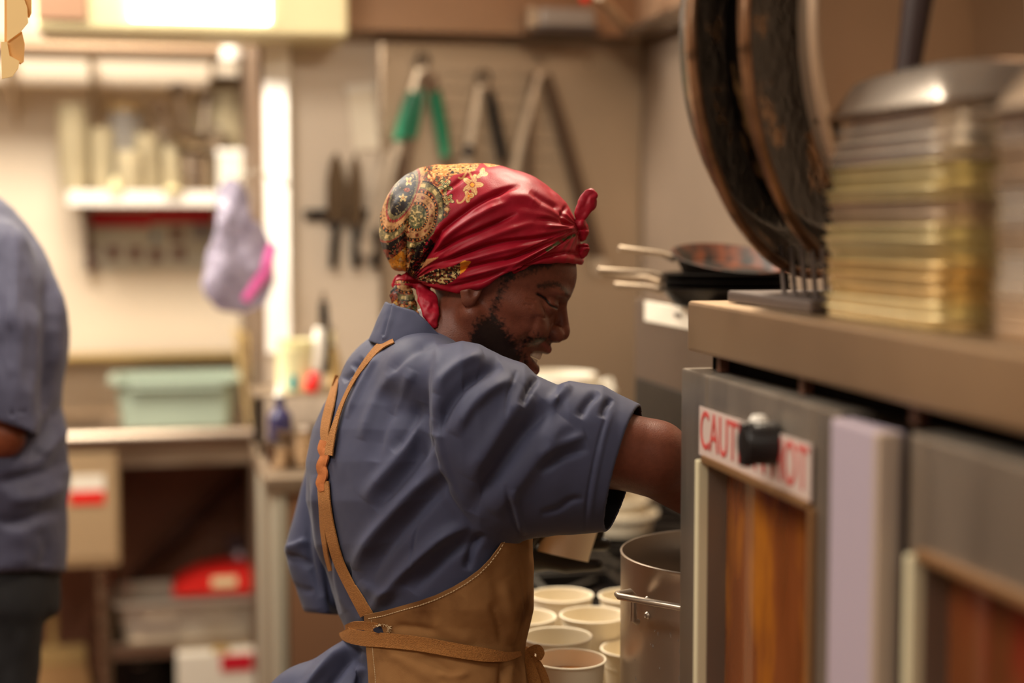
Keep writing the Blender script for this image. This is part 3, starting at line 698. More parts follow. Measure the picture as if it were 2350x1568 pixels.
# steel bowls low, behind the cook
c = onZ(735, 1560, 0.62)
t = thing('low_cart', 'low steel cart beside the cook carrying a stack of steel bowls', 'cart', (c.x+0.02, 2.80, 0))
MB().box((0, 0, 0.52), (0.32, 0.40, 0.02), bevel=0.004).build('shelf', M_STEELW, t)
for s_ in (-1, 1):
    for u_ in (-1, 1): MB().tube([(s_*0.15, u_*0.18, 0.0), (s_*0.15, u_*0.18, 0.52)], 0.012, 10).build('leg', M_STEEL, t, smooth=True)
cxl = t.location.x; first = None
for k in range(2):
    u = thing('mixing_bowl', ['lower', 'upper'][k]+' bowl of the nested steel bowls on the low cart', 'bowl', (cxl-0.02, 2.78, 0.531+0.03*k), 0, 'nested steel bowls')
    if first is None:
        MB().lathe([(0, 0), (0.06, 0), (0.11, 0.05), (0.128, 0.105), (0.136, 0.108), (0.128, 0.110), (0.106, 0.052), (0.056, 0.004), (0, 0.004)], 32).build('bowl', M_STEEL, u, smooth=True)
        MB().lathe([(0.134, 0.105), (0.139, 0.108), (0.134, 0.111), (0.129, 0.108), (0.134, 0.105)], 32).build('rolled_rim', M_STEEL, u, smooth=True)
        first = u
    else:
        for ch in first.children: q = ch.copy(); COL.objects.link(q); q.parent = u
# ================================================================ knives on their magnetic bar
yK = YB-0.004
a = onY(697, 492, yK); b = onY(885, 492, yK)
kb = thing('knife_rack', 'black magnetic bar holding three knives on the pale wall', 'knife rack', ((a.x+b.x)/2, yK-0.008, a.z))
MB().box((0, 0, 0), (b.x-a.x, 0.016, 0.026), bevel=0.003).build('bar', M_BLK, kb)
for s_ in (-1, 1): MB().lathe([(0, 0.003), (0.005, 0.002), (0.005, 0), (0, 0)], 10, alignz((s_*(b.x-a.x)*0.46, -0.008, 0), (0, -1, 0))).build('screw', M_STEEL, kb)
for k, (px, tip, bel, w_, lab) in enumerate(((778, 348, 490, 0.024, 'widest chef knife, leftmost on the magnetic bar'), (822, 352, 500, 0.017, 'narrower knife, middle one on the magnetic bar'), (868, 430, 500, 0.014, 'short knife half hidden by the headscarf, rightmost on the bar'))):
    pt = onY(px, tip, yK-0.02); pb = onY(px-6, bel+20, yK-0.02); ph = onY(px-14 if k == 0 else px-6, 615, yK-0.02)
    t = thing('knife', lab, 'knife', pb, 0, 'knives on the magnetic bar'); H = pt.z-pb.z; off = ph.x-pb.x
    MB().prism([(-w_, 0), (w_, 0), (w_, H*0.55), (w_*0.55, H*0.85), (w_*0.1, H), (-w_*0.5, H*0.9), (-w_*0.95, H*0.6)], 0.003).build('blade', mat('knife_steel', srgb(104, 86, 66), 0.35, 0.9), t)
    MB().box((off/2, 0, -0.006), (w_*1.5, 0.012, 0.014), bevel=0.003).build('bolster', M_BLK, t)
    MB().tube([(0, 0, -0.004), (off*0.6, 0, (ph.z-pb.z)*0.5), (off, 0, ph.z-pb.z)], [0.009, 0.0115, 0.010], 10).build('handle', M_BLK, t, smooth=True)
# ================================================================ hooks rail and tongs
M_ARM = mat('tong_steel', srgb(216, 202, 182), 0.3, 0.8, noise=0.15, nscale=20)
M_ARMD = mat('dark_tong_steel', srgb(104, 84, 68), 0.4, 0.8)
def tongs(px, ytop, L, spread, label, m_arm, m_grip, grip=(0, 0), ring=True, tilt=0.0, asym=1.0, dY=0.0, cross=False):
    Y = YB-0.045-dY; a = onY(px, ytop, Y); t = thing('tongs', label, 'tongs', a, 0, 'tongs hanging on the splash panel')
    hk = MB().tube([(0, 0.038+dY, 0.012), (0, 0.0, 0.012), (0, -0.008, 0.02)], 0.003, 8).build('hook', M_STEEL, t, smooth=True)
    if ring: 
        mb = MB(); pts = [(0.016*math.sin(u), 0, 0.0-0.018*math.cos(u)) for u in np.linspace(0, 2*PI, 17)]
        mb.tube(pts, 0.0035, 8, caps=False).build('pull_ring', M_BLK, t, smooth=True)
    for s_ in (-1, 1):
        pts = []
        for u in np.linspace(0, 1, 9):
            x_ = s_*(0.012+spread*(u**0.9))*(asym if s_ > 0 else 1)+tilt*u*L; pts.append(Vector((x_, s_*0.006, -0.02-u*L)))
        if cross: pts = [Vector((-p.x*0.15, p.y, -0.02+0.05*(1-u_)))+Vector((p.x*u_, 0, (p.z)*u_)) for p, u_ in zip(pts, np.linspace(0, 1, 9))]
        mb = MB(); n = len(pts)
        # channel-section arm: a wide flat bar that flares
        rw = [0.006, 0.007, 0.0085, 0.009, 0.009, 0.009, 0.009, 0.009, 0.012]
        rings = []
        for i, p in enumerate(pts):
            w_ = rw[i]; rings.append([mb.bm.verts.new(p+Vector(q)) for q in ((-w_, -0.006, 0), (-w_, 0.004, 0), (-w_*0.8, 0.004, 0), (-w_*0.8, -0.003, 0), (w_*0.8, -0.003, 0), (w_*0.8, 0.004, 0), (w_, 0.004, 0), (w_, -0.006, 0))])
        for i in range(n-1):
            for q in range(8): mb.bm.faces.new((rings[i][q], rings[i][(q+1) % 8], rings[i+1][(q+1) % 8], rings[i+1][q]))
        mb.bm.faces.new(rings[0]); mb.bm.faces.new(rings[-1])
        arm = mb.build('arm', M_ARMD if (s_ > 0 and m_arm is M_ARM) else m_arm, t)  # right arm darker: shade put into its steel colour
        if m_grip is not None:
            g0, g1 = grip if isinstance(grip[0], (int, float)) else grip[0 if s_ < 0 else 1]
            q = [pts[0].lerp(pts[-1], u) for u in np.linspace(g0, g1, 5)]
            for i_, u in enumerate(np.linspace(g0, g1, 5)):
                f_ = u*(n-1); i0 = min(int(f_), n-2); q[i_] = pts[i0].lerp(pts[i0+1], f_-i0)+Vector((0, -0.004, 0))
            MB().tube(q, [0.010, 0.0135, 0.0145, 0.0145, 0.013], 8).build('grip', m_grip, arm, smooth=True)
        e = pts[-1]
        MB().prism([(-0.016, 0), (0.016, 0), (0.02, -0.025), (0.008, -0.042), (-0.008, -0.042), (-0.02, -0.025)], 0.006, Matrix.Translation(e)).build('scoop', m_arm, arm)
    MB().tube([(0, -0.01, -0.022), (0, 0.01, -0.022)], 0.008, 10).build('pivot', M_STEEL, t, smooth=True)
    return t
tongs(970, 140, 0.36, 0.085, 'tongs with green vinyl grips, leftmost on the splash panel', M_ARM, M_GRN, ((0.16, 0.50), (0.16, 0.60)), tilt=-0.03)
tongs(984, 150, 0.34, 0.06, 'second green-gripped tongs hanging behind the first pair', M_ARMD, M_GRN, ((0.12, 0.48), (0.12, 0.5)), ring=False, dY=-0.02, tilt=-0.02)
tongs(1110, 178, 0.30, 0.055, 'tongs with black grips, in the middle of the splash panel', M_ARM, M_BLK, ((0.5, 0.6), (0.05, 0.62)), tilt=0.02)
tongs(1248, 150, 0.47, 0.13, 'long bare steel tongs, opened widest', M_ARM, None, ring=False, tilt=0.02)
tongs(1232, 150, 0.42, 0.07, 'dark steel tongs hanging behind the long bare pair', M_ARMD, None, ring=False, dY=-0.02, tilt=0.14)
tongs(900, 330, 0.22, 0.05, 'old steel tongs partly hidden behind the headscarf', M_ARM, None, ring=False, tilt=-0.02)
# wire grid and a plastic sleeve with a sheet
a = onY(1015, 165, YB-0.012); b = onY(1275, 400, YB-0.012)
M_GRID = mat('grid_wire', srgb(176, 162, 142), 0.5, 0.5)
gr = thing('wire_grid', 'faint grey wire grid fixed to the splash panel behind the tongs', 'grid', ((a.x+b.x)/2, YB-0.014, b.z))
for i in range(11):
    x = -(b.x-a.x)/2+i*(b.x-a.x)/10; MB().tube([(x, 0, 0), (x, 0, a.z-b.z)], 0.0009, 5).build('wire', M_GRID, gr)
for j in range(7):
    z = j*(a.z-b.z)/6; MB().tube([(-(b.x-a.x)/2, -0.002, z), ((b.x-a.x)/2, -0.002, z)], 0.0009, 5).build('wire', M_GRID, gr)
a = onY(803, 192, yK); b = onY(863, 345, yK)
t = thing('paper_note', 'pale sheet in a clear sleeve taped crookedly above the knives', 'paper', ((a.x+b.x)/2, yK-0.002, (a.z+b.z)/2))
t.rotation_euler = (0, math.radians(-6), 0)
MB().box((0, 0, 0), (b.x-a.x, 0.002, a.z-b.z)).build('sheet', mat('note_paper', srgb(236, 224, 202), 0.6), t)
MB().box((0, -0.002, (a.z-b.z)/2-0.01), (b.x-a.x+0.01, 0.001, 0.02)).build('tape', M_WHITEG, t)
# folded ticket strip hanging into the corner of the picture
c = W(30, -60, 1.9)
t = thing('ticket_strip', 'strip of folded manila tickets dangling at the upper left', 'paper', c)
M_MAN = mat('manila_card', srgb(240, 204, 140), 0.7); M_MAND = mat('manila_card_back', srgb(214, 160, 92), 0.7)
sc_ = 1.9/F_PX
def tk(poly, m, zoff, name='ticket'):
    pts = [(W(x, y, 1.9+zoff)-c) for x, y in poly]; mb = MB()
    n_ = Vector(CMn @ np.array([0, 0, -1.0]))*0.0012
    A = [mb.bm.verts.new(p) for p in pts]; Bq = [mb.bm.verts.new(p+n_) for p in pts]
    mb.bm.faces.new(A); mb.bm.faces.new(list(reversed(Bq)))
    for i in range(len(A)): mb.bm.faces.new((A[i], Bq[i], Bq[(i+1) % len(A)], A[(i+1) % len(A)]))
    return mb.build(name, m, t)
tk([(15, -60), (34, -60), (62, 18), (64, 52), (46, 74), (16, 96)], M_MAN, 0.006)
tk([(30, -60), (72, -60), (72, 30), (66, 42), (36, 10)], M_MAND, 0.012)
tk([(14, 92), (50, 72), (56, 100), (54, 142), (46, 148), (22, 128)], M_MAND, 0.009)
tk([(2, 96), (16, 96), (22, 128), (44, 140), (42, 156), (28, 176), (4, 181)], M_MAN, 0.004)
tk([(10, -60), (16, -60), (15, 96), (10, 96)], M_MAND, 0.016)
# ================================================================ cooking line
ZT = 0.856
ct = thing('serving_counter', 'steel counter beside the cook, holding the paper cups and the stock pot', 'counter', (0.822, 2.08, 0))
MB().box((0, 0, ZT-0.02), (0.74, 0.86, 0.04), bevel=0.006).build('counter_top', M_STEELW, ct)
MB().box((0.02, 0, (ZT-0.04)/2+0.05), (0.66, 0.82, ZT-0.14), bevel=0.004).build('cabinet', M_STEELD, ct)
for s_ in (-1, 1):
    for u_ in (-1, 1): MB().tube([(s_*0.34, u_*0.38, 0), (s_*0.34, u_*0.38, 0.12)], 0.02, 12).build('leg', M_STEEL, ct, smooth=True)
rg = thing('range', 'dark cooking range with black grates beyond the paper cups', 'stove', (0.83, 3.08, 0))
MB().box((0, 0, 0.45), (0.70, 1.10, 0.74), bevel=0.008).build('body', mat('greasy_black', srgb(40, 32, 28), 0.4, 0.4, noise=0.2, nscale=8), rg)
MB().box((-0.36, 0, 0.81), (0.03, 1.10, 0.06), bevel=0.008).build('front_rail', M_STEELW, rg)
for k in range(4):
    MB().lathe([(0, 0.03), (0.018, 0.03), (0.022, 0), (0, 0)], 14, alignz((-0.35, -0.42+0.28*k, 0.74), (-1, 0, 0))).build('knob', M_BLK, rg, smooth=True)
for j in range(3):
    for i in range(2):
        g = MB(); ox, oy = -0.17+0.34*i, -0.36+0.36*j
        g.box((ox, oy-0.165, 0.835), (0.32, 0.014, 0.03), bevel=0.003).box((ox, oy+0.165, 0.835), (0.32, 0.014, 0.03), bevel=0.003).box((ox-0.155, oy, 0.835), (0.014, 0.33, 0.03)).box((ox+0.155, oy, 0.835), (0.014, 0.33, 0.03))
        for k in range(4): th = k*PI/4; g.box((ox, oy, 0.838), (0.012, 0.32, 0.02), rot=(0, 0, th))
        gg = g.build('grate', M_BLK, rg)
        MB().lathe([(0, 0.83), (0.04, 0.828), (0.05, 0.82), (0, 0.82)], 18, Matrix.Translation((ox, oy, 0))).build('burner', M_BLK, gg, smooth=True)
for s_ in (-1, 1):
    for u_ in (-1, 1): MB().tube([(s_*0.3, u_*0.5, 0), (s_*0.3, u_*0.5, 0.1)], 0.02, 12).build('leg', M_STEEL, rg, smooth=True)
ZG = 0.851
# paper cups
cup0 = None
def papercup(loc, label, h=0.11, rt=0.0465, grp='white paper soup cups on the counter', rot=None, liquid=False):
    t = thing('paper_cup', label, 'cup', loc, 0, grp)
    rb = rt*0.80
    MB().lathe([(0, 0.005), (rb*0.95, 0.005), (rb*0.95, 0), (rb, 0), (rb, 0.006), (rt*0.985, h*0.985), (rt*0.955, h*0.985), (rb*0.965, 0.008), (0, 0.008)], 40).build('cup_wall', M_CUP, t, smooth=True, ang=40)
    mb = MB(); pr = [(rt+0.0018*math.cos(u), h-0.001+0.0018*math.sin(u)) for u in np.linspace(0, 2*PI, 9)]
    mb.lathe(pr, 40).build('rolled_rim', M_CUP, t, smooth=True, ang=80)
    MB().lathe([(rt*0.952, h*0.72), (rt*0.960, h*0.722), (rt*0.958, h*0.73), (rt*0.94, h*0.728)], 40).build('crease', M_CUP, t, smooth=True)
    if liquid: MB().lathe([(0, h*0.80), (rt*0.925, h*0.80), (rt*0.90, h*0.75), (0, h*0.75)], 32).build('soup', mat('amber_broth', srgb(190, 120, 40), 0.1), t, smooth=True)
    return t
CUPS = [(1308, 1.968, 'front cup holding amber broth, nearest the photographer', True), (1280, 2.078, 'cup just behind the broth cup', False), (1364, 2.195, 'cup in the middle of the group, touching the pot side', False),
        (1200, 2.185, 'leftmost cup, half hidden by the apron', False), (1290, 2.315, 'rear cup with a wide bright rim', False), (1450, 2.31, 'rear right cup partly behind the stock pot', False)]
for px, d, lab, lq in CUPS:
    r_ = W(px, 784, d); papercup((r_.x, r_.y, ZT+0.0005), lab, liquid=lq)
r_ = W(1462, 784, 2.12); papercup((r_.x, r_.y, ZT+0.0005), 'shorter cup squeezed against the stock pot', h=0.082)
# held cup
c0 = W(1291, 1277, 2.09); up = Vector(CMn @ np.array([0.215, 0.95, -0.10])).normalized()
hc = papercup(c0, 'white paper cup tilted in the cook’s black-gloved hand', h=0.10, rt=0.044, grp=None)
hc.rotation_euler = up.to_track_quat('Z', 'Y').to_euler()
# ---------------------------------------------------------------- stock pot
pc = W(1700, 784, 1.95); PR = 0.148; PZ = 1.52-(1279-515)/F_PX*1.93
M_POT = mat('scratched_steel', srgb(196, 182, 166), 0.36, 0.8, noise=0.10, nscale=5, bump=0.10, bscale=90, rvar=0.07)
sp_ = thing('stock_pot', 'tall stainless stock pot the cook reaches into', 'pot', (pc.x, pc.y, ZT+0.001)); PH = PZ-ZT-0.001
MB().lathe([(0, 0), (PR-0.01, 0), (PR-0.002, 0.006), (PR, 0.02), (PR, PH-0.004), (PR+0.0008, PH-0.001), (PR, PH), (PR-0.0016, PH), (PR-0.002, PH-0.006), (PR-0.004, 0.01), (0, 0.008)], 96).build('pot_wall', M_POT, sp_, smooth=True, ang=50)
MB().lathe([(0, PH*0.22), (PR-0.005, PH*0.22), (PR-0.005, PH*0.18), (0, PH*0.18)], 48).build('stew', mat('brown_stew', srgb(92, 52, 26), 0.25, noise=0.3, nscale=30, bump=0.6, bscale=40), sp_, smooth=True)
cdir = Vector((-pc.x, -pc.y, 0)).normalized()       # towards the photographer
def rotz(v, a): return Matrix.Rotation(a, 3, 'Z') @ v
for side in (0, 1):
    h0 = rotz(cdir, math.radians(-31+180*side)); tv = Vector((-h0.y, h0.x, 0)); hb_ = PH-0.030
    e1 = h0*(PR+0.001); w2 = 0.052
    pts = [e1*0.985+tv*(-w2)+Vector((0, 0, hb_-0.040)), e1+h0*0.006+tv*(-w2)+Vector((0, 0, hb_-0.036)), e1+h0*0.006+tv*(-w2)+Vector((0, 0, hb_-0.006)), e1+h0*0.014+tv*(-w2)+Vector((0, 0, hb_)), e1+h0*0.040+tv*(-w2)+Vector((0, 0, hb_+0.002)), e1+h0*0.047+tv*(-w2*0.86)+Vector((0, 0, hb_+0.002)),
           e1+h0*0.047+tv*(w2*0.86)+Vector((0, 0, hb_+0.002)), e1+h0*0.040+tv*w2+Vector((0, 0, hb_+0.002)), e1+h0*0.014+tv*w2+Vector((0, 0, hb_)), e1+h0*0.006+tv*w2+Vector((0, 0, hb_-0.006)), e1+h0*0.006+tv*w2+Vector((0, 0, hb_-0.036)), e1*0.985+tv*w2+Vector((0, 0, hb_-0.040))]
    hd2 = MB().tube(pts, 0.0042, 12).build('handle', M_POT, sp_, smooth=True)
    for s_ in (-1, 1):
        for z_ in (hb_-0.012, hb_-0.031):
            q = rotz(h0, s_*(w2-0.011)/PR)*(PR+0.0005)+Vector((0, 0, z_))
            MB().lathe([(0, 0.003), (0.003, 0.0025), (0.0048, 0.0), (0, -0.002)], 14, alignz(q, Vector((q.x, q.y, 0)))).build('rivet', M_POT, hd2, smooth=True)
rr = random.Random(5); dm = MB()
for k in range(70):
    th = rr.uniform(-1.0, 0.5); z_ = rr.uniform(0.02, PH-0.07); q = rotz(cdir, th)*(PR)+Vector((0, 0, z_)); r = rr.uniform(0.0006, 0.0016)
    dm.lathe([(0, r*0.8), (r*0.7, r*0.5), (r, 0), (0, -0.0002)], 8, alignz(q, Vector((q.x, q.y, 0))) @ Matrix.Diagonal((1, rr.uniform(1, 2.2), 1, 1)))
dm.build('droplets', mat('water_drops', (0.9, 0.9, 0.9), 0.05, trans=0.9, ior=1.33), sp_, smooth=True, kind='stuff')
# ---------------------------------------------------------------- white things at the back of the range
r_ = W(1278, 784, 3.35)
t = thing('white_pail', 'white round pail standing at the back of the range, beyond the cook’s chin', 'pail', (r_.x, r_.y, ZG)); HP = 1.52-(862-515)/F_PX*3.3-ZG; R_ = 0.082
MB().lathe([(0, 0), (R_*0.85, 0), (R_, HP-0.02), (R_*1.04, HP-0.02), (R_*1.04, HP), (R_*0.96, HP), (R_*0.82, 0.006), (0, 0.006)], 40).build('body', M_WHITE, t, smooth=True, ang=40)
q = W(1398, 890, 3.3)-t.location
MB().tube([(R_*1.02, -0.01, HP-0.03), (q.x+0.0, q.y, q.z+0.012), (q.x+0.01, q.y, q.z-0.004), (q.x-0.012, q.y, q.z-0.022), (R_*0.98, -0.01, HP-0.07)], 0.010, 10).build('handle', M_WHITE, t, smooth=True)
r_ = W(1424, 784, 3.38)
for k in range(3):
    t = thing('takeout_tub', ['lowest white tub of the small stack on the range', 'middle white tub of the small stack on the range', 'topmost white tub, tipped, on the small stack'][k], 'tub', (r_.x-0.01*k, r_.y, ZG+0.002+0.030*k), 0, 'white tubs stacked on the range')
    if k == 2: t.rotation_euler = (0, math.radians(18), 0); t.location.z += 0.022; t.location.x -= 0.02
    R2 = 0.078-0.010*k
    MB().lathe([(0, 0), (R2*0.85, 0), (R2*0.97, 0.04), (R2*1.04, 0.04), (R2*1.04, 0.044), (R2*0.93, 0.044), (R2*0.8, 0.004), (0, 0.004)], 32).build('tub', M_CUP, t, smooth=True, ang=40)
    MB().lathe([(R2*1.03, 0.036), (R2*1.08, 0.037), (R2*1.08, 0.045), (R2*1.03, 0.046)], 32).build('rim', M_CUP, t, smooth=True)
# ---------------------------------------------------------------- broiler box with label, pans on top
bxX, bxY0, bxY1, bz0, bz1 = 0.78, 2.16, 2.62, 1.14, 1.392
br = thing('countertop_broiler', 'grey steel broiler box on the right wall, with a white label', 'broiler', ((bxX+XR)/2, (bxY0+bxY1)/2, bz0))
MB().box((0, 0, (bz1-bz0)/2), (XR-bxX-0.01, bxY1-bxY0, bz1-bz0), bevel=0.005).build('body', mat('grey_box_steel', srgb(110, 94, 82), 0.45, 0.7), br)
q0 = onX(1476, 735, bxX); q1 = onX(1582, 735, bxX)
MB().box((-(XR-bxX)/2+0.004, (q0.y+q1.y)/2-(bxY0+bxY1)/2, 1.373-bz0), (0.004, abs(q0.y-q1.y), 0.034), bevel=0.001).build('label_plate', M_WHITE, br, label='white label plate')
MB().box((-(XR-bxX)/2+0.001, (q0.y*0.25+q1.y*0.75)-(bxY0+bxY1)/2, 1.376-bz0), (0.003, 0.03, 0.006)).build('printed_line', mat('grey_ink', srgb(120, 112, 104), 0.6), br)
MB().box((-(XR-bxX)/2+0.006, 0, 0.07), (0.012, bxY1-bxY0-0.04, 0.09), bevel=0.003).build('tray_slot', M_BLK, br)
for s_ in (-1, 1): MB().box((0.12, s_*0.18, -0.13), (0.1, 0.02, 0.27)).build('bracket', M_STEELD, br)
M_HND = mat('bright_pan_handle', srgb(186, 170, 150), 0.35, 0.75)
def frypan(loc, R_, ang, hang, label, hlen, m, tilt=(0, 0), depth=0.032, hm=None):
    t = thing('frying_pan', label, 'pan', loc, 0, 'frying pans piled on the broiler'); t.rotation_euler = (tilt[0], tilt[1], 0)
    MB().lathe([(0, 0), (R_*0.72, 0), (R_*0.80, 0.004), (R_*0.97, depth), (R_*1.01, depth+0.001), (R_*0.96, depth+0.002), (R_*0.78, 0.007), (0, 0.004)], 48).build('pan', m, t, smooth=True)
    d = Vector((math.cos(ang), math.sin(ang), 0))
    MB().tube([d*R_*0.95+Vector((0, 0, depth*0.8)), d*(R_+0.02)+Vector((0, 0, depth+hang*0.3)), d*(R_+hlen)+Vector((0, 0, depth+hang))], [0.006, 0.0042, 0.0052], 10).build('handle', hm or M_HND, t, smooth=True)
    return t
pp = W(1668, 650, 2.44)
M_PANB = mat('burnt_pan', srgb(30, 24, 20), 0.5, 0.0, noise=0.3, nscale=20, bump=0.2, bscale=60, noise2=(srgb(98, 50, 28), 18, 0.50))
dl = math.atan2(0.08, -1)
frypan((pp.x, pp.y, bz1+0.001), 0.105, PI*0.93, 0.004, 'lowest black pan of the pile, its handle just above the label', 0.07, M_BLK, depth=0.028)
frypan((pp.x, pp.y, bz1+0.012), 0.104, PI*0.90, 0.012, 'second black pan of the pile', 0.09, M_BLK, depth=0.028, hm=M_HND)
frypan((pp.x, pp.y, bz1+0.023), 0.103, PI*0.96, 0.006, 'third black pan of the pile, with a pale rim', 0.10, M_BLK, depth=0.028)
frypan((pp.x+0.005, pp.y, bz1+0.046), 0.095, PI*0.97, 0.006, 'top pan of the pile, tilted to show its burnt brown inside', 0.085, M_PANB, tilt=(math.radians(13), math.radians(2)), depth=0.03)
# ================================================================ oven cabinet in the foreground
OX, OY1, OY0 = 0.545, 1.60, 0.25
ov = thing('oven_cabinet', 'tall stainless holding oven with amber glass doors in the right foreground', 'oven', ((OX+XR)/2, (OY0+OY1)/2, 0))
ox, oy = ov.location.x, ov.location.y
M_OV = mat('oven_steel', srgb(146, 136, 124), 0.42, 0.75, noise=0.08, nscale=4, bump=0.04, bscale=40, stretch=(1, 6, 1), rvar=0.08)
MB().box((0.03, 0, 0.74), (XR-OX-0.07, OY1-OY0-0.01, 1.25), bevel=0.004).build('carcass', M_OV, ov)
MB().box((-0.009, 0, 1.411), (XR-OX-0.005, OY1-OY0, 0.054), bevel=0.004).build('top_slab', mat('top_slab_steel', srgb(168, 142, 112), 0.42, 0.85, noise=0.08, nscale=3, rvar=0.08), ov)
MB().box((0.0, 0, 1.375), (XR-OX-0.035, OY1-OY0-0.03, 0.0185)).build('vent_gap', mat('gap_shade', srgb(9, 6, 5), 0.95, spec=0.05), ov)  # near-black colour paints the shade in the gap below the slab
for k in range(6):
    MB().box((OX-ox+0.014, OY1-oy-0.06-0.22*k, 1.3752), (0.012, 0.012, 0.017)).build('vent_stay', mat('rusty_stay', srgb(84, 50, 32), 0.6), ov)
def oY(px): r = ray(px, 784); return OX*r[1]/r[0]
def oz(px, py): return onX(px, py, OX).z
yw0, yw1 = oY(1652), oY(1905); zw = 1.278; zb_ = 0.35
def door(y0, y1, wy0, wy1, nm):
    d = MB()
    # frame bars round the window
    d.box((OX-ox+0.004, (y0+wy0)/2-oy, (1.366+0.2)/2), (0.035, abs(y0-wy0), 1.166), bevel=0.003)
    d.box((OX-ox+0.004, (y1+wy1)/2-oy, (1.366+0.2)/2), (0.035, abs(y1-wy1), 1.166), bevel=0.003)
    d.box((OX-ox+0.004, (wy0+wy1)/2-oy, (1.366+zw)/2), (0.035, abs(wy0-wy1), 1.366-zw), bevel=0.003)
    d.box((OX-ox+0.004, (wy0+wy1)/2-oy, (zb_+0.2)/2), (0.035, abs(wy0-wy1), zb_-0.2), bevel=0.003)
    dd = d.build('door', M_OV, ov)
    g = MB().box((OX-ox+0.012, (wy0+wy1)/2-oy, (zw+zb_)/2), (0.006, abs(wy0-wy1), zw-zb_))
    gm = mat('amber_glass', srgb(120, 66, 34), 0.12, 0.0, noise=0.35, nscale=5, stretch=(1, 3, 0.8), noise2=(srgb(176, 108, 34), 4.5, 0.52) if nm == 0 else (srgb(128, 34, 24), 6, 0.5), coat=0.4)
    g.build('window_glass', gm, dd)
    MB().box((OX-ox-0.016, wy0-oy+0.006, (zw+zb_)/2), (0.012, 0.012, zw-zb_), bevel=0.002).build('edge_strip', mat('pale_seal', srgb(216, 206, 172), 0.4), dd)
    MB().box((OX-ox-0.015, wy1-oy-0.004, (zw+zb_)/2), (0.008, 0.008, zw-zb_), bevel=0.002).box((OX-ox-0.015, (wy0+wy1)/2-oy, zw+0.002), (0.010, abs(wy0-wy1), 0.008), bevel=0.002).build('window_trim', mat('bronze_trim', srgb(150, 112, 74), 0.4, 0.5), dd)
    return dd
yc0, yc1 = oY(1968), oY(2112)
d1 = door(OY1-0.002, yc0+0.004, yw0, yw1, 0)
y2 = oY(2165)
d2 = door(yc1-0.012, OY0+0.01, y2, OY0+0.12, 1)
MB().box((OX-ox-0.016, (yc0+yc1)/2-oy, (1.364+0.2)/2), (0.022, abs(yc0-yc1)-0.018, 1.164), bevel=0.004).build('film_strip', mat('lilac_film', srgb(190, 176, 190), 0.35, 0.2), ov, label='lilac protective film on the centre post')
MB().box((OX-ox-0.022, yc1-oy+0.006, (1.364+0.2)/2), (0.02, 0.010, 1.164), bevel=0.003).build('post_edge', mat('pale_edge', srgb(206, 188, 172), 0.35, 0.4), ov)
# sticker
ys0, ys1 = oY(1643), oY(1908); zs0, zs1 = 1.283, 1.333
stc = thing('warning_sticker', 'white sticker with big red lettering above the oven window', 'sticker', (OX-0.0165, (ys0+ys1)/2, (zs0+zs1)/2))
MB().box((0, 0, 0), (0.0016, abs(ys0-ys1), zs1-zs0)).build('sheet', mat('sticker_white', srgb(200, 180, 170), 0.45), stc)
def text3d(s, size, loc, rot, m, parent, name='lettering', sx=1.0):
    cu = bpy.data.curves.new(name, 'FONT'); cu.body = s; cu.size = size; cu.extrude = 0.0004; cu.align_x = 'CENTER'; cu.align_y = 'CENTER'
    tmp = bpy.data.objects.new(name, cu); COL.objects.link(tmp)
    me = bpy.data.meshes.new_from_object(tmp.evaluated_get(bpy.context.evaluated_depsgraph_get())); bpy.data.objects.remove(tmp)
    o = link(name, me, m, parent); o.location = loc; o.rotation_euler = rot; o.scale = (sx, 1, 1); return o
text3d('CAUTION HOT', 0.056, (-0.0012, 0.0, 0.0), (PI/2, 0, -PI/2), mat('red_ink', srgb(196, 78, 72), 0.5), stc, sx=0.72)
kn = None; KL = Vector((OX-0.016-ox, oY(1818)-oy, 1.322))
MB().lathe([(0, 0.030), (0.016, 0.030), (0.0185, 0.026), (0.020, 0.0), (0, 0)], 28, alignz(KL, (-1, 0, 0))).box(KL+Vector((-0.026, 0, 0)), (0.012, 0.012, 0.040), bevel=0.002).build('knob', mat('knob_black', srgb(24, 20, 20), 0.4), ov, smooth=True, label='black control knob')
MB().lathe([(0, 0.006), (0.006, 0.005), (0.009, 0.0), (0, 0)], 18, alignz(KL+Vector((-0.012, 0.008, 0.020)), (0, 0, 1))).build('pointer_cap', M_WHITEG, ov, smooth=True, label='pale cap')
c = onX(2056, 858, OX-0.001)
t = thing('yellow_oval', 'small yellowish oval on the front of the oven top slab', 'badge', (OX-0.0015, c.y, c.z))  # flat yellowish oval with a thin border on the slab front
MB().lathe([(0, 0.002), (0.9, 0.0018), (1.0, 0), (0, 0)], 28, alignz((0, 0, 0), (-1, 0, 0)) @ Matrix.Diagonal((0.016, 0.013, 1, 1))).build('plate', mat('oval_yellow', srgb(196, 176, 112), 0.4), t, smooth=True)
MB().lathe([(0.9, 0.0024), (1.0, 0.0024), (1.0, 0.0), (0.9, 0.0)], 28, alignz((0, 0, 0), (-1, 0, 0)) @ Matrix.Diagonal((0.016, 0.013, 1, 1))).build('border', M_STEELW, t, smooth=True)
ZO = 1.438
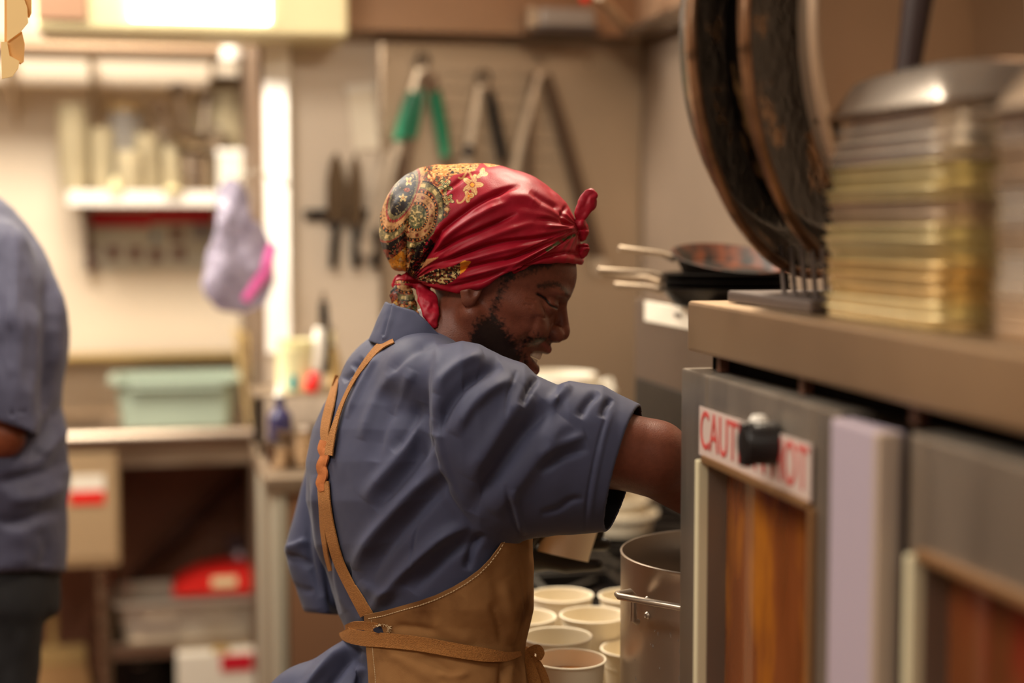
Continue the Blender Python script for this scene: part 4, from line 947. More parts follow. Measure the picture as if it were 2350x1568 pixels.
# ---------------------------------------------------------------- stacked pans on the oven
def tray_mesh(w_, l_, h, lip):
    return loft([(w_-0.001, l_-0.001, 0.042, 0), (w_, l_, 0.042, h*0.6), (w_+lip*0.5, l_+lip*0.5, 0.043, h*0.7), (w_+lip, l_+lip, 0.03, h), (w_*0.93, l_*0.96, 0.022, h), (w_*0.86, l_*0.92, 0.016, h*0.2), (0.02, 0.02, 0.004, h*0.2)], True, True)
M_TR = [mat('grey_pan_metal', srgb(200, 188, 172), 0.27, 0.75, noise=0.12, nscale=12), mat('yellowed_pan', srgb(190, 172, 122), 0.27, 0.55, noise=0.15, nscale=14), mat('amber_pan', srgb(188, 156, 98), 0.27, 0.55, noise=0.18, nscale=14), mat('stained_pan', srgb(168, 144, 118), 0.3, 0.6, noise=0.2, nscale=14)]
def stack(y0, y1, n, step, seq, labels, grp, x0):
    L = abs(y1-y0); w_ = 0.22; meshes = {}; r = random.Random(n)
    for k in range(n):
        mi = seq[min(k*len(seq)//n, len(seq)-1)]
        t = thing('steel_insert_pan', labels(k, n, mi), 'pan', (x0+w_/2+0.008+r.uniform(-0.002, 0.002), (y0+y1)/2+r.uniform(-0.002, 0.002), ZO+0.001+step*k), r.uniform(-0.008, 0.008), grp)
        if mi not in meshes:
            o = tray_mesh(w_, L, step*0.97, 0.003).build('pan', M_TR[mi], t, smooth=True, ang=40); meshes[mi] = o.data
        else: link('pan', meshes[mi], None, t)
        rim = meshes.get(('r', mi))
        if rim is None:
            mb = MB(); pts = [(x, y, step*0.9) for x, y in rrect(w_+0.0015, L+0.0015, 0.043)]; mb.tube(pts+[pts[0], pts[1]], 0.0016, 5, caps=False); o = mb.build('rim', M_TR[mi], t, smooth=True); meshes[('r', mi)] = o.data
        else: link('rim', rim, None, t)
    return ZO+step*n
ORD = ['lowest', 'second', 'third', 'fourth', 'fifth', 'sixth', 'seventh', 'eighth', 'ninth', 'tenth', 'eleventh', 'twelfth', 'thirteenth', 'fourteenth', 'fifteenth', 'sixteenth', 'seventeenth', 'eighteenth', 'nineteenth', 'twentieth']
CN = ['grey metal', 'yellowed', 'amber', 'brown-stained']
yA0, yA1 = 1.332, 1.070; yB0, yB1 = 1.05, 0.80
def lab1(k, n, mi): return f'{CN[mi]} insert pan, {ORD[k]} from the bottom of the left stack on the oven'
def lab2(k, n, mi): return f'{CN[mi]} insert pan, {ORD[k]} from the bottom of the right stack on the oven'
z1 = stack(yA0, yA1, 17, 0.0100, [1, 2, 2, 1, 1, 3, 1, 1, 0, 0, 0], lab1, 'insert pans in the left stack', OX+0.015)
z2 = stack(yB0, yB1, 16, 0.0098, [3, 0, 3, 0, 3, 0], lab2, 'insert pans in the right stack', OX+0.02)
for k, (ya, yb, z_, lab) in enumerate(((yA0, yA1, z1, 'overturned deep steel pan crowning the left stack'), (yB0, yB1, z2, 'overturned deep steel pan crowning the right stack'))):
    t = thing('deep_pan', lab, 'pan', (OX+0.13, (ya+yb)/2, z_+0.001)); L = abs(ya-yb)
    loft([(0.226, L+0.006, 0.03, 0), (0.226, L+0.006, 0.03, 0.004), (0.21, L-0.012, 0.03, 0.006), (0.19, L-0.045, 0.04, 0.032), (0.17, L-0.07, 0.05, 0.038)], True, True).build('pan', M_TR[0] if k == 0 else M_TR[3], t, smooth=True, ang=40)
    mb = MB(); pts = [(x, y, 0.003) for x, y in rrect(0.23, L+0.01, 0.03)]; mb.tube(pts+[pts[0], pts[1]], 0.002, 5, caps=False); mb.build('rim', M_STEEL, t, smooth=True)
# ---------------------------------------------------------------- rack with big pans stood on edge
RY = 1.44
rk = thing('pan_rack', 'dark slotted rack on the oven top holding the big pans upright', 'rack', (OX+0.10, RY, ZO+0.001))
MB().box((0, 0, 0.006), (0.16, 0.22, 0.012), bevel=0.003).build('base', mat('grey_rack', srgb(92, 80, 74), 0.5, 0.5), rk)
for k in range(5):
    q = onX(1795+24*k, 690, OX+0.05)
    MB().box((q.x-rk.location.x, q.y-rk.location.y, 0.034), (0.003, 0.007, 0.052), rot=(math.radians(-14), 0, 0), bevel=0.001).build('slat', mat('grey_slat', srgb(98, 88, 82), 0.45, 0.6), rk)
cr = W(2140, 96, 1.52)                                       # middle of the front rim
nv = Vector(CMn @ np.array([0.76, -0.02, 0.65])).normalized()      # the way the big pans open
RB = 0.228
M_ALU = mat('dulled_aluminium', srgb(206, 178, 150), 0.45, 0.7, noise=0.08, nscale=3)
def bigpan(off, R_, depth, m, label, prof=0, thick=0.003):
    o_ = cr-nv*off; t = thing('large_pan', label, 'pan', o_, 0, 'large pans standing in the rack')
    Mx = alignz((0, 0, 0), nv)
    rb = R_*0.78
    MB().lathe([(0, -depth), (rb, -depth), (rb+0.012, -depth+0.006), (R_-0.004, -0.004), (R_, 0), (R_-0.006, 0.001), (rb+0.006, -depth+0.010), (rb-0.006, -depth+0.004), (0, -depth+0.004)], 96, Mx).build('pan', m, t, smooth=True, ang=50)
    pr = [(R_+0.0058*math.cos(u), 0.0058*math.sin(u)) for u in np.linspace(0, 2*PI, 9)]
    MB().lathe(pr, 96, Mx).build('rolled_rim', M_RIMS if m is not M_ALU else M_ALU, t, smooth=True, ang=80)
    return t
M_RIMS = mat('scorched_rim', srgb(158, 120, 90), 0.22, 0.7, noise=0.4, nscale=30, bump=0.3, bscale=70, noise2=(srgb(30, 22, 18), 22, 0.55))
bigpan(0.0, RB, 0.045, M_ALU, 'front large pan in the rack, dull aluminium with a pale rim')
bigpan(0.072, RB-0.002, 0.05, M_BURNT, 'middle large pan in the rack, black with a brown rim')
bigpan(0.130, RB-0.004, 0.045, M_BURNT, 'rear large pan in the rack, blackened and spotted with baked oil and painted glints')
a, b = W(2118, -80, 1.30)-Vector((0, 0, 0)), W(2078, 196, 1.30)
t = thing('hanging_spatula', 'dark handle of a spatula leaning behind the left pan stack', 'spatula', b)
MB().tube([Vector((0, 0, 0)), (a-b)*0.5, (a-b)], [0.010, 0.012, 0.014], 10).build('handle', mat('dark_brown_handle', srgb(52, 32, 28), 0.5), t, smooth=True)
MB().tube([Vector((0, 0, 0)), (a-b)*-0.15], [0.006, 0.006], 8).build('shank', M_STEELD, t, smooth=True)
# ================================================================ the cook
# modelled in its own plan: x right, y down, w towards the photographer, one unit = 0.53 mm at the spine plane
D0 = 1.93; SU = D0/F_PX
def fig2world(V, d0=D0, su=SU):
    d = d0 - V[:, 2]*su
    cv = np.stack([(V[:, 0]-CX)*d/F_PX, -(V[:, 1]-CY)*d/F_PX, -d], 1)
    return cv @ CMn.T + CP
FWD = (math.cos(math.radians(22)), math.sin(math.radians(22))); DWN = (-FWD[1], FWD[0])
HO = (1099.0, 661.0)
HEM_X = [860, 900, 925, 960, 1000, 1050, 1100, 1150, 1200, 1240, 1300, 1350, 1380]
HEM_Y = [625, 622, 622, 645, 664, 674, 664, 634, 612, 605, 603, 610, 614]
def hd(a, b, w): return (HO[0]+a*FWD[0]+b*DWN[0], HO[1]+a*FWD[1]+b*DWN[1], w)
def head_local(P):
    x = P[0]-HO[0]; y = P[1]-HO[1]
    return [x*FWD[0]+y*FWD[1], x*DWN[0]+y*DWN[1], P[2]]
def head_sdf(P):
    a, b, w = head_local(P); w = np.abs(w); Q = [a, b, w]
    f = ell(Q, (18, -72, 0), (178, 145, 136))
    f = smin(f, ell(Q, (62, -78, 0), (139, 112, 112)), 20)
    f = smin(f, ell(Q, (88, 30, 0), (104, 118, 108)), 26)
    f = smin(f, ell(Q, (60, 110, 0), (112, 78, 88)), 30)                 # jaw mass
    f = smin(f, cap(Q, (8, 62, 100), (112, 150, 56), 28, 26), 26)        # mandible
    f = smin(f, ell(Q, (148, 158, 0), (40, 32, 42)), 20)                 # chin
    f = smin(f, ell(Q, (92, 4, 96), (70, 30, 26)), 22)                   # cheekbone
    f = smin(f, ell(Q, (163, -60, 34), (37, 18, 52), yaw=-14), 16)       # brow ridge
    f = smax(f, -ell(Q, (200, -20, 60), (28, 22, 36)), 20)               # eye sockets
    f = smin(f, ell(Q, (161, -22, 56), (26, 24, 32)), 8)                 # closed lids over the eyeball
    f = smin(f, ell(Q, (144, 34, 66), (46, 36, 40), ang=20), 18)         # raised cheek
    f = smin(f, cap(Q, (189, -34, 0), (212, 14, 0), 13, 17), 11)         # nose bridge
    f = smin(f, ell(Q, (212, 25, 0), (21, 19, 21)), 8)
    f = smin(f, ell(Q, (199, 33, 24), (25, 21, 19), ang=8), 7)           # wings
    f = smax(f, -ell(Q, (206, 54, 20), (11, 9, 8)), 3)
    f = smin(f, ell(Q, (160, 66, 0), (42, 34, 56)), 16)                  # upper jaw
    d, _, _ = seg_dist(a, b, [(146, 18), (150, 44), (140, 70), (126, 96)])
    f = f + 3.6*np.exp(-(d/9.0)**2)*(w > 30)                             # smile fold
    # mouth: lips, parted
    f = smax(f, -ell(Q, (190, 100, 0), (52, 17, 50)), 7)
    up = chain(Q, [(197, 72, 0), (189, 73, 22), (170, 78, 42), (150, 88, 54)], [12, 11, 9, 5])
    lo = chain(Q, [(186, 127, 0), (180, 123, 22), (164, 110, 42), (150, 92, 54)], [15, 14, 10, 5])
    f = smin(f, up, 4); f = smin(f, lo, 5)
    # crow's feet and lower lid fold
    for pts, am in (([(130, -37), (150, -34), (166, -25), (182, -24)], 4.0), ([(128, 2), (146, 10), (166, 8)], 1.4),
                    ([(112, -18), (130, -20)], 2.0), ([(112, -4), (128, -8)], 2.0)):
        d, _, _ = seg_dist(a, b, pts); f = f + am*np.exp(-(d/3.2)**2)*(w > 30)
    # ears
    e = ell(Q, (-17, 4, 124), (26, 40, 12), ang=-12)
    e = smin(e, ell(Q, (-11, 36, 122), (17, 16, 11)), 6)
    e = smax(e, -ell(Q, (-7, 6, 139), (14, 24, 12)), 4)
    e = smax(e, np.interp(P[0], HEM_X, HEM_Y)-6-P[1], 4)
    f = smin(f, e, 5)
    return f
SH_R = (1062, 925, 270); EL_R = (1500, 1052, 235); WR_R = (1640, 1156, -60); HA_R = (1650, 1250, -170)
SH_L = (800, 940, -290); EL_L = (745, 1335, -300); WR_L = (1165, 1285, -320)
def hand(P, wr, dirn, side, nrm, s=1.0, curl=0.5, thumb=1.0):
    """palm with four fingers and a thumb; dirn = towards the fingertips, side = towards the thumb, nrm = the way the fingers curl"""
    wr = np.array(wr, float); D = np.array(dirn, float); D /= np.linalg.norm(D)
    S = np.array(side, float); S -= D*S.dot(D); S /= np.linalg.norm(S); Nn = np.array(nrm, float)
    Nn -= D*Nn.dot(D); Nn -= S*Nn.dot(S); Nn /= np.linalg.norm(Nn)
    def pt(a, b, c): return tuple(wr+s*(D*a+S*b+Nn*c))
    f = chain(P, [pt(0, 0, 0), pt(40, 0, 0)], [46*s, 44*s])
    for b in (52, 18, -18, -50): f = smin(f, cap(P, pt(30, b*0.45, 0), pt(150, b, 6), 30*s, 24*s), 16*s)
    L = ((52, 150, 1.0), (18, 158, 1.1), (-18, 152, 1.02), (-50, 140, 0.82))
    for b, a0, k in L:
        th = 0.0; p = [a0, b, 6]; pts = [pt(*p)]
        for seg, dth in ((78, curl*0.7), (50, curl), (38, curl*0.7)):
            th += dth; p = [p[0]+seg*k*math.cos(th), p[1]*0.98, p[2]+seg*k*math.sin(th)]; pts.append(pt(*p))
        f = smin(f, chain(P, pts, [21*s, 19*s, 17*s, 14*s]), 6*s)
    t = [pt(30, 40, 8), pt(85, 92, 22+20*thumb), pt(135, 105, 40+38*thumb), pt(172, 98, 55+60*thumb)]
    return smin(f, chain(P, t, [30*s, 24*s, 20*s, 16*s]), 12*s)
def hands_sdf(P, inflate=0.0):
    r = hand(P, HA_R, (0.18, 0.9, -0.4), (-0.6, 0, -0.7), (0.5, 0.1, -0.6), 0.86, 0.55)
    l = chain(P, [WR_L, (1238, 1276, -335)], [31, 33])
    for pts, rs in (([(1225, 1284, -325), (1300, 1297, -322), (1370, 1297, -318)], (18, 15, 10)), ([(1230, 1262, -355), (1312, 1252, -375), (1388, 1249, -350)], (16, 14, 12)),
                    ([(1228, 1242, -358), (1304, 1226, -380), (1374, 1222, -356)], (16, 14, 11)), ([(1222, 1228, -350), (1284, 1204, -376), (1344, 1198, -352)], (14, 12, 10)),
                    ([(1200, 1256, -300), (1238, 1216, -262), (1272, 1194, -244)], (20, 16, 13))):
        l = smin(l, chain(P, pts, rs, 4), 6)
    return np.minimum(r, l)-inflate
def body_sdf(P):
    f = head_sdf(P)
    f = smin(f, cap(P, (1108, 730, 0), (955, 880, 0), 107, 112), 22)
    tor = torso(P, -46)
    f = smin(f, tor, 30)
    arm = chain(P, [SH_R, (1380, 1026, 256), EL_R, WR_R, HA_R], [72, 92, 86, 58, 44], 14)
    f = smin(f, arm, 30)
    arm = chain(P, [SH_L, EL_L, WR_L], [44, 44, 34], 12)
    f = smin(f, arm, 30)
    f = smin(f, hands_sdf(P), 8)
    for w_ in (-1, 1):
        f = smin(f, chain(P, [(1010, 1720, 110*w_), (1040, 2460, 120*w_), (1010, 3150, 120*w_), (1120, 3215, 130*w_)], [125, 82, 52, 44], 20), 30)
    return f
T_Y = [700, 740, 780, 830, 880, 930, 985, 1060, 1150, 1250, 1310, 1400, 1440, 1480, 1520, 1568, 1700, 1850]
T_L = [950, 895, 858, 806, 772, 740, 716, 701, 700, 722, 746, 772, 790, 798, 800, 800, 800, 820]
T_R = [990, 1010, 1055, 1095, 1122, 1148, 1170, 1190, 1203, 1208, 1210, 1208, 1198, 1190, 1192, 1200, 1215, 1220]
PHI = math.radians(25); SP, CPH = math.sin(PHI), math.cos(PHI)
KH = math.sqrt(SP**2+(0.66*CPH)**2)
def torso(P, off=0.0, flare=0.0):
    y = P[1]; L = np.interp(y, T_Y, T_L); R = np.interp(y, T_Y, T_R)
    h = np.maximum((R-L)/2+off, 6); c = (L+R)/2; A = h/KH; Bq = A*0.66
    x = P[0]-c; z = P[2]
    s = x*SP+z*CPH; t = x*CPH-z*SP       # s towards his right shoulder, t the way he faces
    k = np.sqrt((s/A)**2+(t/Bq)**2)+1e-6
    f = (k-1)*Bq*0.9
    f = smax(f, 716-y, 12)
    return smax(f, y-(1800+off), 10)
SL_X = [940, 1000, 1060, 1100, 1150, 1205, 1232, 1281, 1306, 1383, 1420, 1470, 1520]
SL_T = [850, 796, 782, 790, 816, 836, 862, 884, 873, 884, 905, 928, 945]
SL_B = [1060, 1120, 1185, 1222, 1236, 1240, 1236, 1229, 1228, 1222, 1220, 1218, 1216]
CUFF_PLANE = (1.0, 0.269, 0.13)
def sleeve(P, off=0.0):
    x = P[0]; T = np.interp(x, SL_X, SL_T); Bt = np.interp(x, SL_X, SL_B)
    cy = (T+Bt)/2; h = (Bt-T)/2+off; g = np.interp(x, [940, 1100, 1420], [110, 145, 120])+off
    cw = np.interp(x, [940, 1060, 1420], [250, 272, 240])
    k = np.sqrt(((P[1]-cy)/h)**2+((P[2]-cw)/g)**2)+1e-6
    f = (k-1)*np.minimum(h, g)*0.9
    return smax(f, 985-x, 30)
def cuff(P): return (P[0]-1459)*0.95+(P[1]-930)*0.255+(P[2]-300)*0.18
FY = [850, 900, 1000, 1060, 1120, 1180, 1230, 1262, 1290, 1320, 1370, 1420]
FL = [812, 775, 728, 706, 690, 675, 662, 653, 660, 667, 684, 702]
FRR = [880, 890, 880, 870, 862, 850, 842, 836, 824, 815, 796, 776]
def sleeve_far(P, off=0.0):
    y = P[1]; L = np.interp(y, FY, FL)-off; R = np.interp(y, FY, FRR)+off
    c = (L+R)/2; h = (R-L)/2
    k = np.sqrt(((P[0]-c)/h)**2+((P[2]+300)/(90+off))**2)+1e-6
    f = (k-1)*np.minimum(h, 90)*0.9
    return smax(f, 860-y, 20)
# cloth folds as strokes: points, depth of the fold, half width (positive = ridge)
FOLDS = [
    ([(990, 850), (982, 977), (998, 1054), (1026, 1132), (1054, 1172), (1088, 1212)], -6, 6),        # armhole seam
    ([(1002, 900), (1006, 990), (1020, 1060), (1046, 1130), (1076, 1170)], 3, 9),
    ([(1262, 930), (1198, 1005), (1153, 1070), (1112, 1130), (1085, 1180)], -17, 22),
    ([(1300, 965), (1240, 1040), (1190, 1105), (1130, 1180)], 10, 26),
    ([(1215, 900), (1165, 960), (1120, 1030), (1075, 1100)], 9, 22),
    ([(1150, 838), (1090, 868), (1048, 905), (1018, 955), (1004, 1000)], -17, 17),
    ([(1180, 870), (1120, 900), (1075, 945), (1045, 1000)], 9, 16),
    ([(1110, 812), (1060, 835), (1018, 870), (1004, 905)], 8, 14),
    ([(1232, 868), (1210, 905), (1196, 935)], -9, 9),
    ([(1306, 880), (1290, 905), (1262, 930)], 8, 12),
    ([(1187, 850), (1167, 905), (1157, 965)], -4, 4),
    ([(1160, 1110), (1170, 1160), (1182, 1200), (1192, 1234)], -6, 5),
    ([(1178, 1120), (1188, 1180), (1204, 1230)], 6, 9),
    ([(1350, 1030), (1290, 1050), (1235, 1085)], -8, 12),
    ([(1345, 1000), (1290, 1020), (1240, 1050)], 6, 12),
    ([(1340, 1145), (1310, 1150), (1280, 1170), (1240, 1180)], -5, 8),
    ([(1375, 900), (1350, 925), (1330, 960)], -7, 10),
    ([(1405, 915), (1390, 935), (1383, 960)], -7, 8),
    ([(1397, 938), (1375, 1010), (1353, 1115), (1344, 1181), (1343, 1226)], -3.5, 3.0),               # hem stitch
    ([(1408, 940), (1386, 1010), (1364, 1115), (1356, 1181), (1355, 1224)], 3.0, 6),
    # back of the shirt
    ([(982, 955), (935, 1032), (880, 1098), (838, 1150)], 11, 17),
    ([(990, 1000), (955, 1060), (905, 1120), (860, 1170)], -10, 17),
    ([(1012, 1070), (950, 1130), (885, 1200), (838, 1262), (818, 1310)], 14, 17),
    ([(1030, 1100), (975, 1160), (915, 1225), (868, 1290), (848, 1340)], -13, 19),
    ([(1075, 1205), (1010, 1240), (945, 1298), (888, 1362), (850, 1405)], 14, 15),
    ([(1100, 1235), (1040, 1262), (985, 1312), (945, 1360)], -12, 18),
    ([(1110, 1225), (1085, 1262), (1072, 1310)], -10, 10),
    ([(970, 925), (945, 985), (905, 1040)], -7, 14),
    ([(940, 870), (905, 930), (875, 990), (862, 1060)], -7, 18),
    ([(950, 850), (925, 900), (900, 950)], 6, 14),
    ([(905, 850), (880, 890), (852, 945), (830, 1010)], 6, 14),
    ([(880, 800), (850, 850), (820, 905), (795, 960)], 6, 7),
    ([(1000, 790), (960, 800), (925, 822), (890, 862)], -5, 12),
    ([(838, 826), (826, 838), (812, 850)], -11, 9),
    ([(818, 858), (800, 866), (786, 874)], -9, 7),
    ([(838, 846), (822, 864), (806, 884)], 6, 8),
    ([(702, 1076), (706, 1150), (707, 1230), (716, 1300), (740, 1370)], -9, 9),
    ([(724, 1090), (724, 1170), (730, 1240), (746, 1300)], 7, 10),
    ([(755, 1250), (752, 1310), (762, 1370), (778, 1410)], -10, 10),
    ([(775, 1260), (772, 1320), (782, 1370), (794, 1405)], 4, 9),
    ([(800, 1290), (800, 1340), (812, 1390), (828, 1415)], -7, 8),
    ([(830, 1330), (850, 1350), (890, 1360), (930, 1345)], 5, 14),
    ([(655, 1258), (680, 1252), (704, 1238)], 7, 9),
    ([(652, 1276), (684, 1282), (712, 1300)], -8, 10),
    ([(668, 1340), (690, 1352), (720, 1356)], -4, 8),
    ([(690, 1400), (720, 1404), (748, 1400)], -2.5, 3),
    ([(960, 1200), (950, 1240), (948, 1300)], -4, 3.5),
    ([(800, 1480), (760, 1515), (712, 1568), (670, 1640)], 12, 14),
    ([(830, 1490), (790, 1530), (750, 1590), (720, 1660)], -12, 14),
    ([(836, 1530), (812, 1560), (796, 1600)], 10, 12),
]
def shirt_sdf(P):
    t = torso(P, 0, 1.0)
    s = sleeve(P)
    s = smax(s, cuff(P), 3)
    t = smin(t, smax(chain(P, [(828, 1500, -20), (728, 1650, -20), (745, 1800, -10)], [50, 132, 140], 10), P[1]-1790, 4), 20)
    f = smin(t, s, 34)
    hole = smax(np.maximum(sleeve(P, -9), 1270-P[0]), -9999*np.ones_like(P[0]), 2)
    fs = sleeve_far(P); fs = smax(fs, P[1]-(1406+0.08*(P[0]-700)), 5)
    f = smin(f, fs, 22)
    # shoulder yoke reaching up to the collar
    f = smin(f, ell(P, (985, 875, 110), (120, 105, 190), ang=30), 30)
    f = smin(f, ell(P, (925, 860, -90), (130, 100, 190)), 30)
    f = smax(f, -hole, 3)
    f = smax(f, -cap(P, (1110, 735, 0), (985, 850, 0), 122, 112), 8)     # neck opening
    f = smax(f, P[1]-1790, 4)
    f = smax(f, -torso(P, -40, 1.0)-(P[1] < 1640)*999, 3) if False else f
    return f
def fold_disp(V, N):
    x, y, w_ = V[:, 0], V[:, 1], V[:, 2]; out = np.zeros(len(V))
    global INNER
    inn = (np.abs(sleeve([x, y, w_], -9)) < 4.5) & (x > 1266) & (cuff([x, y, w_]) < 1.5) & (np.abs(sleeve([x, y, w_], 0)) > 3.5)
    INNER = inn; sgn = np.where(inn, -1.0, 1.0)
    face = np.clip(N[:, 2]*sgn*2.2+0.25, 0, 1)
    for pts, am, wd in FOLDS:
        if wd > 6: am = am*1.45; wd = wd*0.9
        p = smooth_line(pts, 16); lo = p.min(0)-wd*3; hi = p.max(0)+wd*3
        m = (x > lo[0]) & (x < hi[0]) & (y > lo[1]) & (y < hi[1])
        if not m.any(): continue
        d, sd, t = seg_dist(x[m], y[m], p)
        env = np.clip(np.minimum(t/0.22, (1-t)/0.22), 0, 1)**0.7
        g = np.exp(-np.where(d*sd > 0, (d/(wd*1.25))**2, (d/(wd*0.85))**2))
        out[m] += am*g*env*face[m]
    # loose rumpling of thin cotton, running down the back from the shoulder
    u = (x*0.64-y*0.77); v = (x*0.77+y*0.64)
    out += 1.7*fbm(v/80+3.3, u/230, w_/150, 2)*np.clip((y-800)/80, 0, 1)
    out += 0.5*fbm(x/30, y/36, w_/40+5, 2)
    return out*sgn

cook = thing('person', 'cook in a red patterned headscarf, blue shirt and tan apron, bending over the pot', 'person', (0, 0, 0))
M_SKIN = mat('skin', srgb(104, 58, 38), 0.42, attr='tint', noise=0.10, nscale=160, bump=0.22, bscale=700, sss=0.06, spec=0.36)
M_SHIRT = mat('blue_cotton', srgb(64, 67, 90), 0.62, noise=0.04, nscale=30, bump=0.08, bscale=1600, sheen=0.1, spec=0.22)
M_SLEEVE_IN = mat('black_sleeve_inside', srgb(14, 13, 15), 0.8)  # plain black for the faces inside the near sleeve opening
M_BLACK = mat('black_rubber', srgb(20, 19, 20), 0.42, bump=0.15, bscale=300)
M_APRON = mat('tan_canvas', srgb(146, 106, 66), 0.92, noise=0.08, nscale=14, bump=0.22, bscale=1300, spec=0.12, noise2=(srgb(108, 72, 42), 9, 0.55))
M_STRAP = mat('tan_webbing', srgb(176, 118, 58), 0.75, noise=0.16, nscale=420, bump=1.1, bscale=900)
M_LEATHER = mat('tan_leather', srgb(180, 106, 56), 0.45, noise=0.08, nscale=60, bump=0.2, bscale=400)
M_SCARF = mat('printed_satin', srgb(150, 20, 36), 0.46, attr='tint', noise=0.08, nscale=60, bump=0.10, bscale=700, spec=0.26)
M_THREAD = mat('pale_thread', srgb(205, 180, 140), 0.8)

def make_fig(name, f, X, Y, Z, m, parent, disp=None, color=None, d0=D0, su=SU, rel=1, sub=0, **props):
    V, Q = surface(f, X, Y, Z)
    V = relax(V, Q, rel, 0.5)
    if disp is not None:
        N = vnormals(V, Q); V = V+N*disp(V, N)[:, None]
    col = color(V, vnormals(V, Q)) if color is not None else None
    me = np_mesh(name, fig2world(V, d0, su), Q, col)
    o = link(name, me, m, parent, **props)
    return o, V, Q

def mixc(c, m, col):
    m = np.clip(m, 0, 1)[:, None]; return c*(1-m)+np.array(col)[None, :]*m
def skin_color(V, N):
    x, y, w_ = V[:, 0], V[:, 1], V[:, 2]
    a, b, w2 = head_local([x, y, w_]); aw = np.abs(w2)
    c = np.tile(np.array(srgb(108, 59, 43)), (len(V), 1))
    n = fbm(x/60, y/60, w_/60, 3); c = c*(1+0.10*n)[:, None]
    inh = (a > -60) & (y < 930) & (x < 1400)
    c = mixc(c, inh*np.exp(-((a-60)/70)**2-((b-60)/60)**2)*0.35, srgb(130, 72, 56))
    fine = fbm(x/5, y/5, w_/5, 2)
    # beard: from the sideburn over jaw and chin, round the mouth
    e = np.full(len(V), 1e9)
    for pts, wd in (([(50, -60), (48, 0), (52, 60)], 6), ([(60, 84), (74, 112), (100, 142)], 36), ([(70, 110), (110, 130), (150, 165)], 46),
                    ([(150, 165), (172, 160)], 36), ([(120, 96), (132, 112), (150, 135)], 16), ([(196, 53), (172, 56), (150, 68), (134, 90)], 6)):
        d, _, _ = seg_dist(a, b, pts); e = np.minimum(e, d-wd)
    bd = np.clip((9-e-10*fine-4*fbm(x/14, y/14, w_/14, 2))/18, 0, 1)*inh*(aw > 8)
    lips = (np.clip(1-(np.abs(np.hypot((a-178)/40, (b-98)/34)-1))*4, 0, 1))*(a > 146)*(aw < 58)*inh
    c = mixc(c, bd*0.94*(1-lips), srgb(17, 12, 11))
    # hair at the temple, under the scarf edge
    d, _, _ = seg_dist(a, b, [(120, -118), (70, -84), (44, -58)]); c = mixc(c, np.clip((26-d-8*fine)/14, 0, 1)*inh*0.9, srgb(26, 19, 17))
    d, _, _ = seg_dist(a, b, [(-60, 30), (-84, 70), (-95, 95)]); c = mixc(c, np.clip((14-d-8*fine)/14, 0, 1)*inh*0.8, srgb(30, 21, 18))
    # eyebrow, lash line
    d, _, _ = seg_dist(a, b, smooth_line([(196, -62), (180, -72), (156, -72), (128, -56)], 10)); c = mixc(c, np.clip((9-d-4*fine)/8, 0, 1)*inh*0.8, srgb(34, 23, 18))
    d, _, _ = seg_dist(a, b, smooth_line([(130, -37), (150, -34), (166, -25), (182, -24)], 10)); c = mixc(c, np.clip((4.0-d)/3, 0, 1)*inh*(aw > 25), srgb(20, 13, 11))
    c = mixc(c, lips*0.8, srgb(138, 70, 64))
    # inside of the mouth
    c = mixc(c, np.clip(1-np.hypot((a-176)/34, (b-101)/13), 0, 1)*3*inh*(aw < 44), srgb(70, 22, 22))
    return c.astype(np.float32)
HX = axis([(560, 6), (880, 4), (990, 1.9), (1350, 4), (1740,)])
HY = axis([(380, 4), (560, 1.9), (900, 4.5), (1500, 10), (3300,)])
HZ = axis([(-520, 6), (-150, 3.2), (20, 1.9), (165, 4), (460,)])
body, bV, bQ = make_fig('body', body_sdf, HX, HY, HZ, M_SKIN, cook, color=skin_color, rel=1)
# teeth: two arcs of separate crowns between the lips
mbt = MB()
for k in range(9):
    for up, b0, hgt in ((1, 92, 17), (0, 108, 10)):
        t = (k-4)*0.28; aa = 146+(41-4*(1-up))*math.cos(t); ww = 44*math.sin(t)
        p = fig2world(np.array([hd(aa, b0, ww)]))[0]
        mbt.box(Vector(p), (0.0052, 0.0036, hgt*SU), rot=(math.radians(-2), math.radians(22), 0), bevel=0.0014)
M_TEETH = mat('teeth', srgb(236, 212, 184), 0.25)
mbt.build('teeth', M_TEETH, cook, smooth=True, label='white teeth showing in a smile')

SX = axis([(600, 6), (690, 3.4), (1470, 6), (1500,)])
SY = axis([(660, 3.4), (1580, 7), (1800,)])
SZ = axis([(-480, 8), (-60, 5), (60, 3.4), (440,)])
shirt, sV, sQ = make_fig('shirt', shirt_sdf, SX, SY, SZ, [M_SHIRT, M_SLEEVE_IN], cook, disp=fold_disp, rel=2)
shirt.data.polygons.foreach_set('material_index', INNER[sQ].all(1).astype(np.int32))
# stand collar
def collar_sdf(P):
    # ring round a tilted axis from the yoke up to the nape
    ax = np.array([0.30, -0.95, 0.0]); c = np.array([985.0, 800.0, 0.0])
    x, y, z = P[0]-c[0], P[1]-c[1], P[2]-c[2]
    h = x*ax[0]+y*ax[1]; px = x*0.95+y*0.30
    r = np.sqrt((px/1.05)**2+(z/1.02)**2)-(126-0.12*h)
    f = np.abs(r)-4.5
    f = smax(f, h-72, 3); f = smax(f, -26-h, 3)
    f = smax(f, px-90, 3)
    f = smax(f, (P[0]-940)*0.69-(P[1]-701)*0.72, 3)
    return f
def collar_disp(V, N):
    x, y = V[:, 0], V[:, 1]
    d, s, t = seg_dist(x, y, [(896, 700), (890, 730), (880, 768)]); o = -4*np.exp(-(d/3)**2)+3*np.exp(-((d-8)/5)**2)*(s < 0)
    return o*(N[:, 2] > 0)+1.5*fbm(x/40, y/40, V[:, 2]/40, 2)
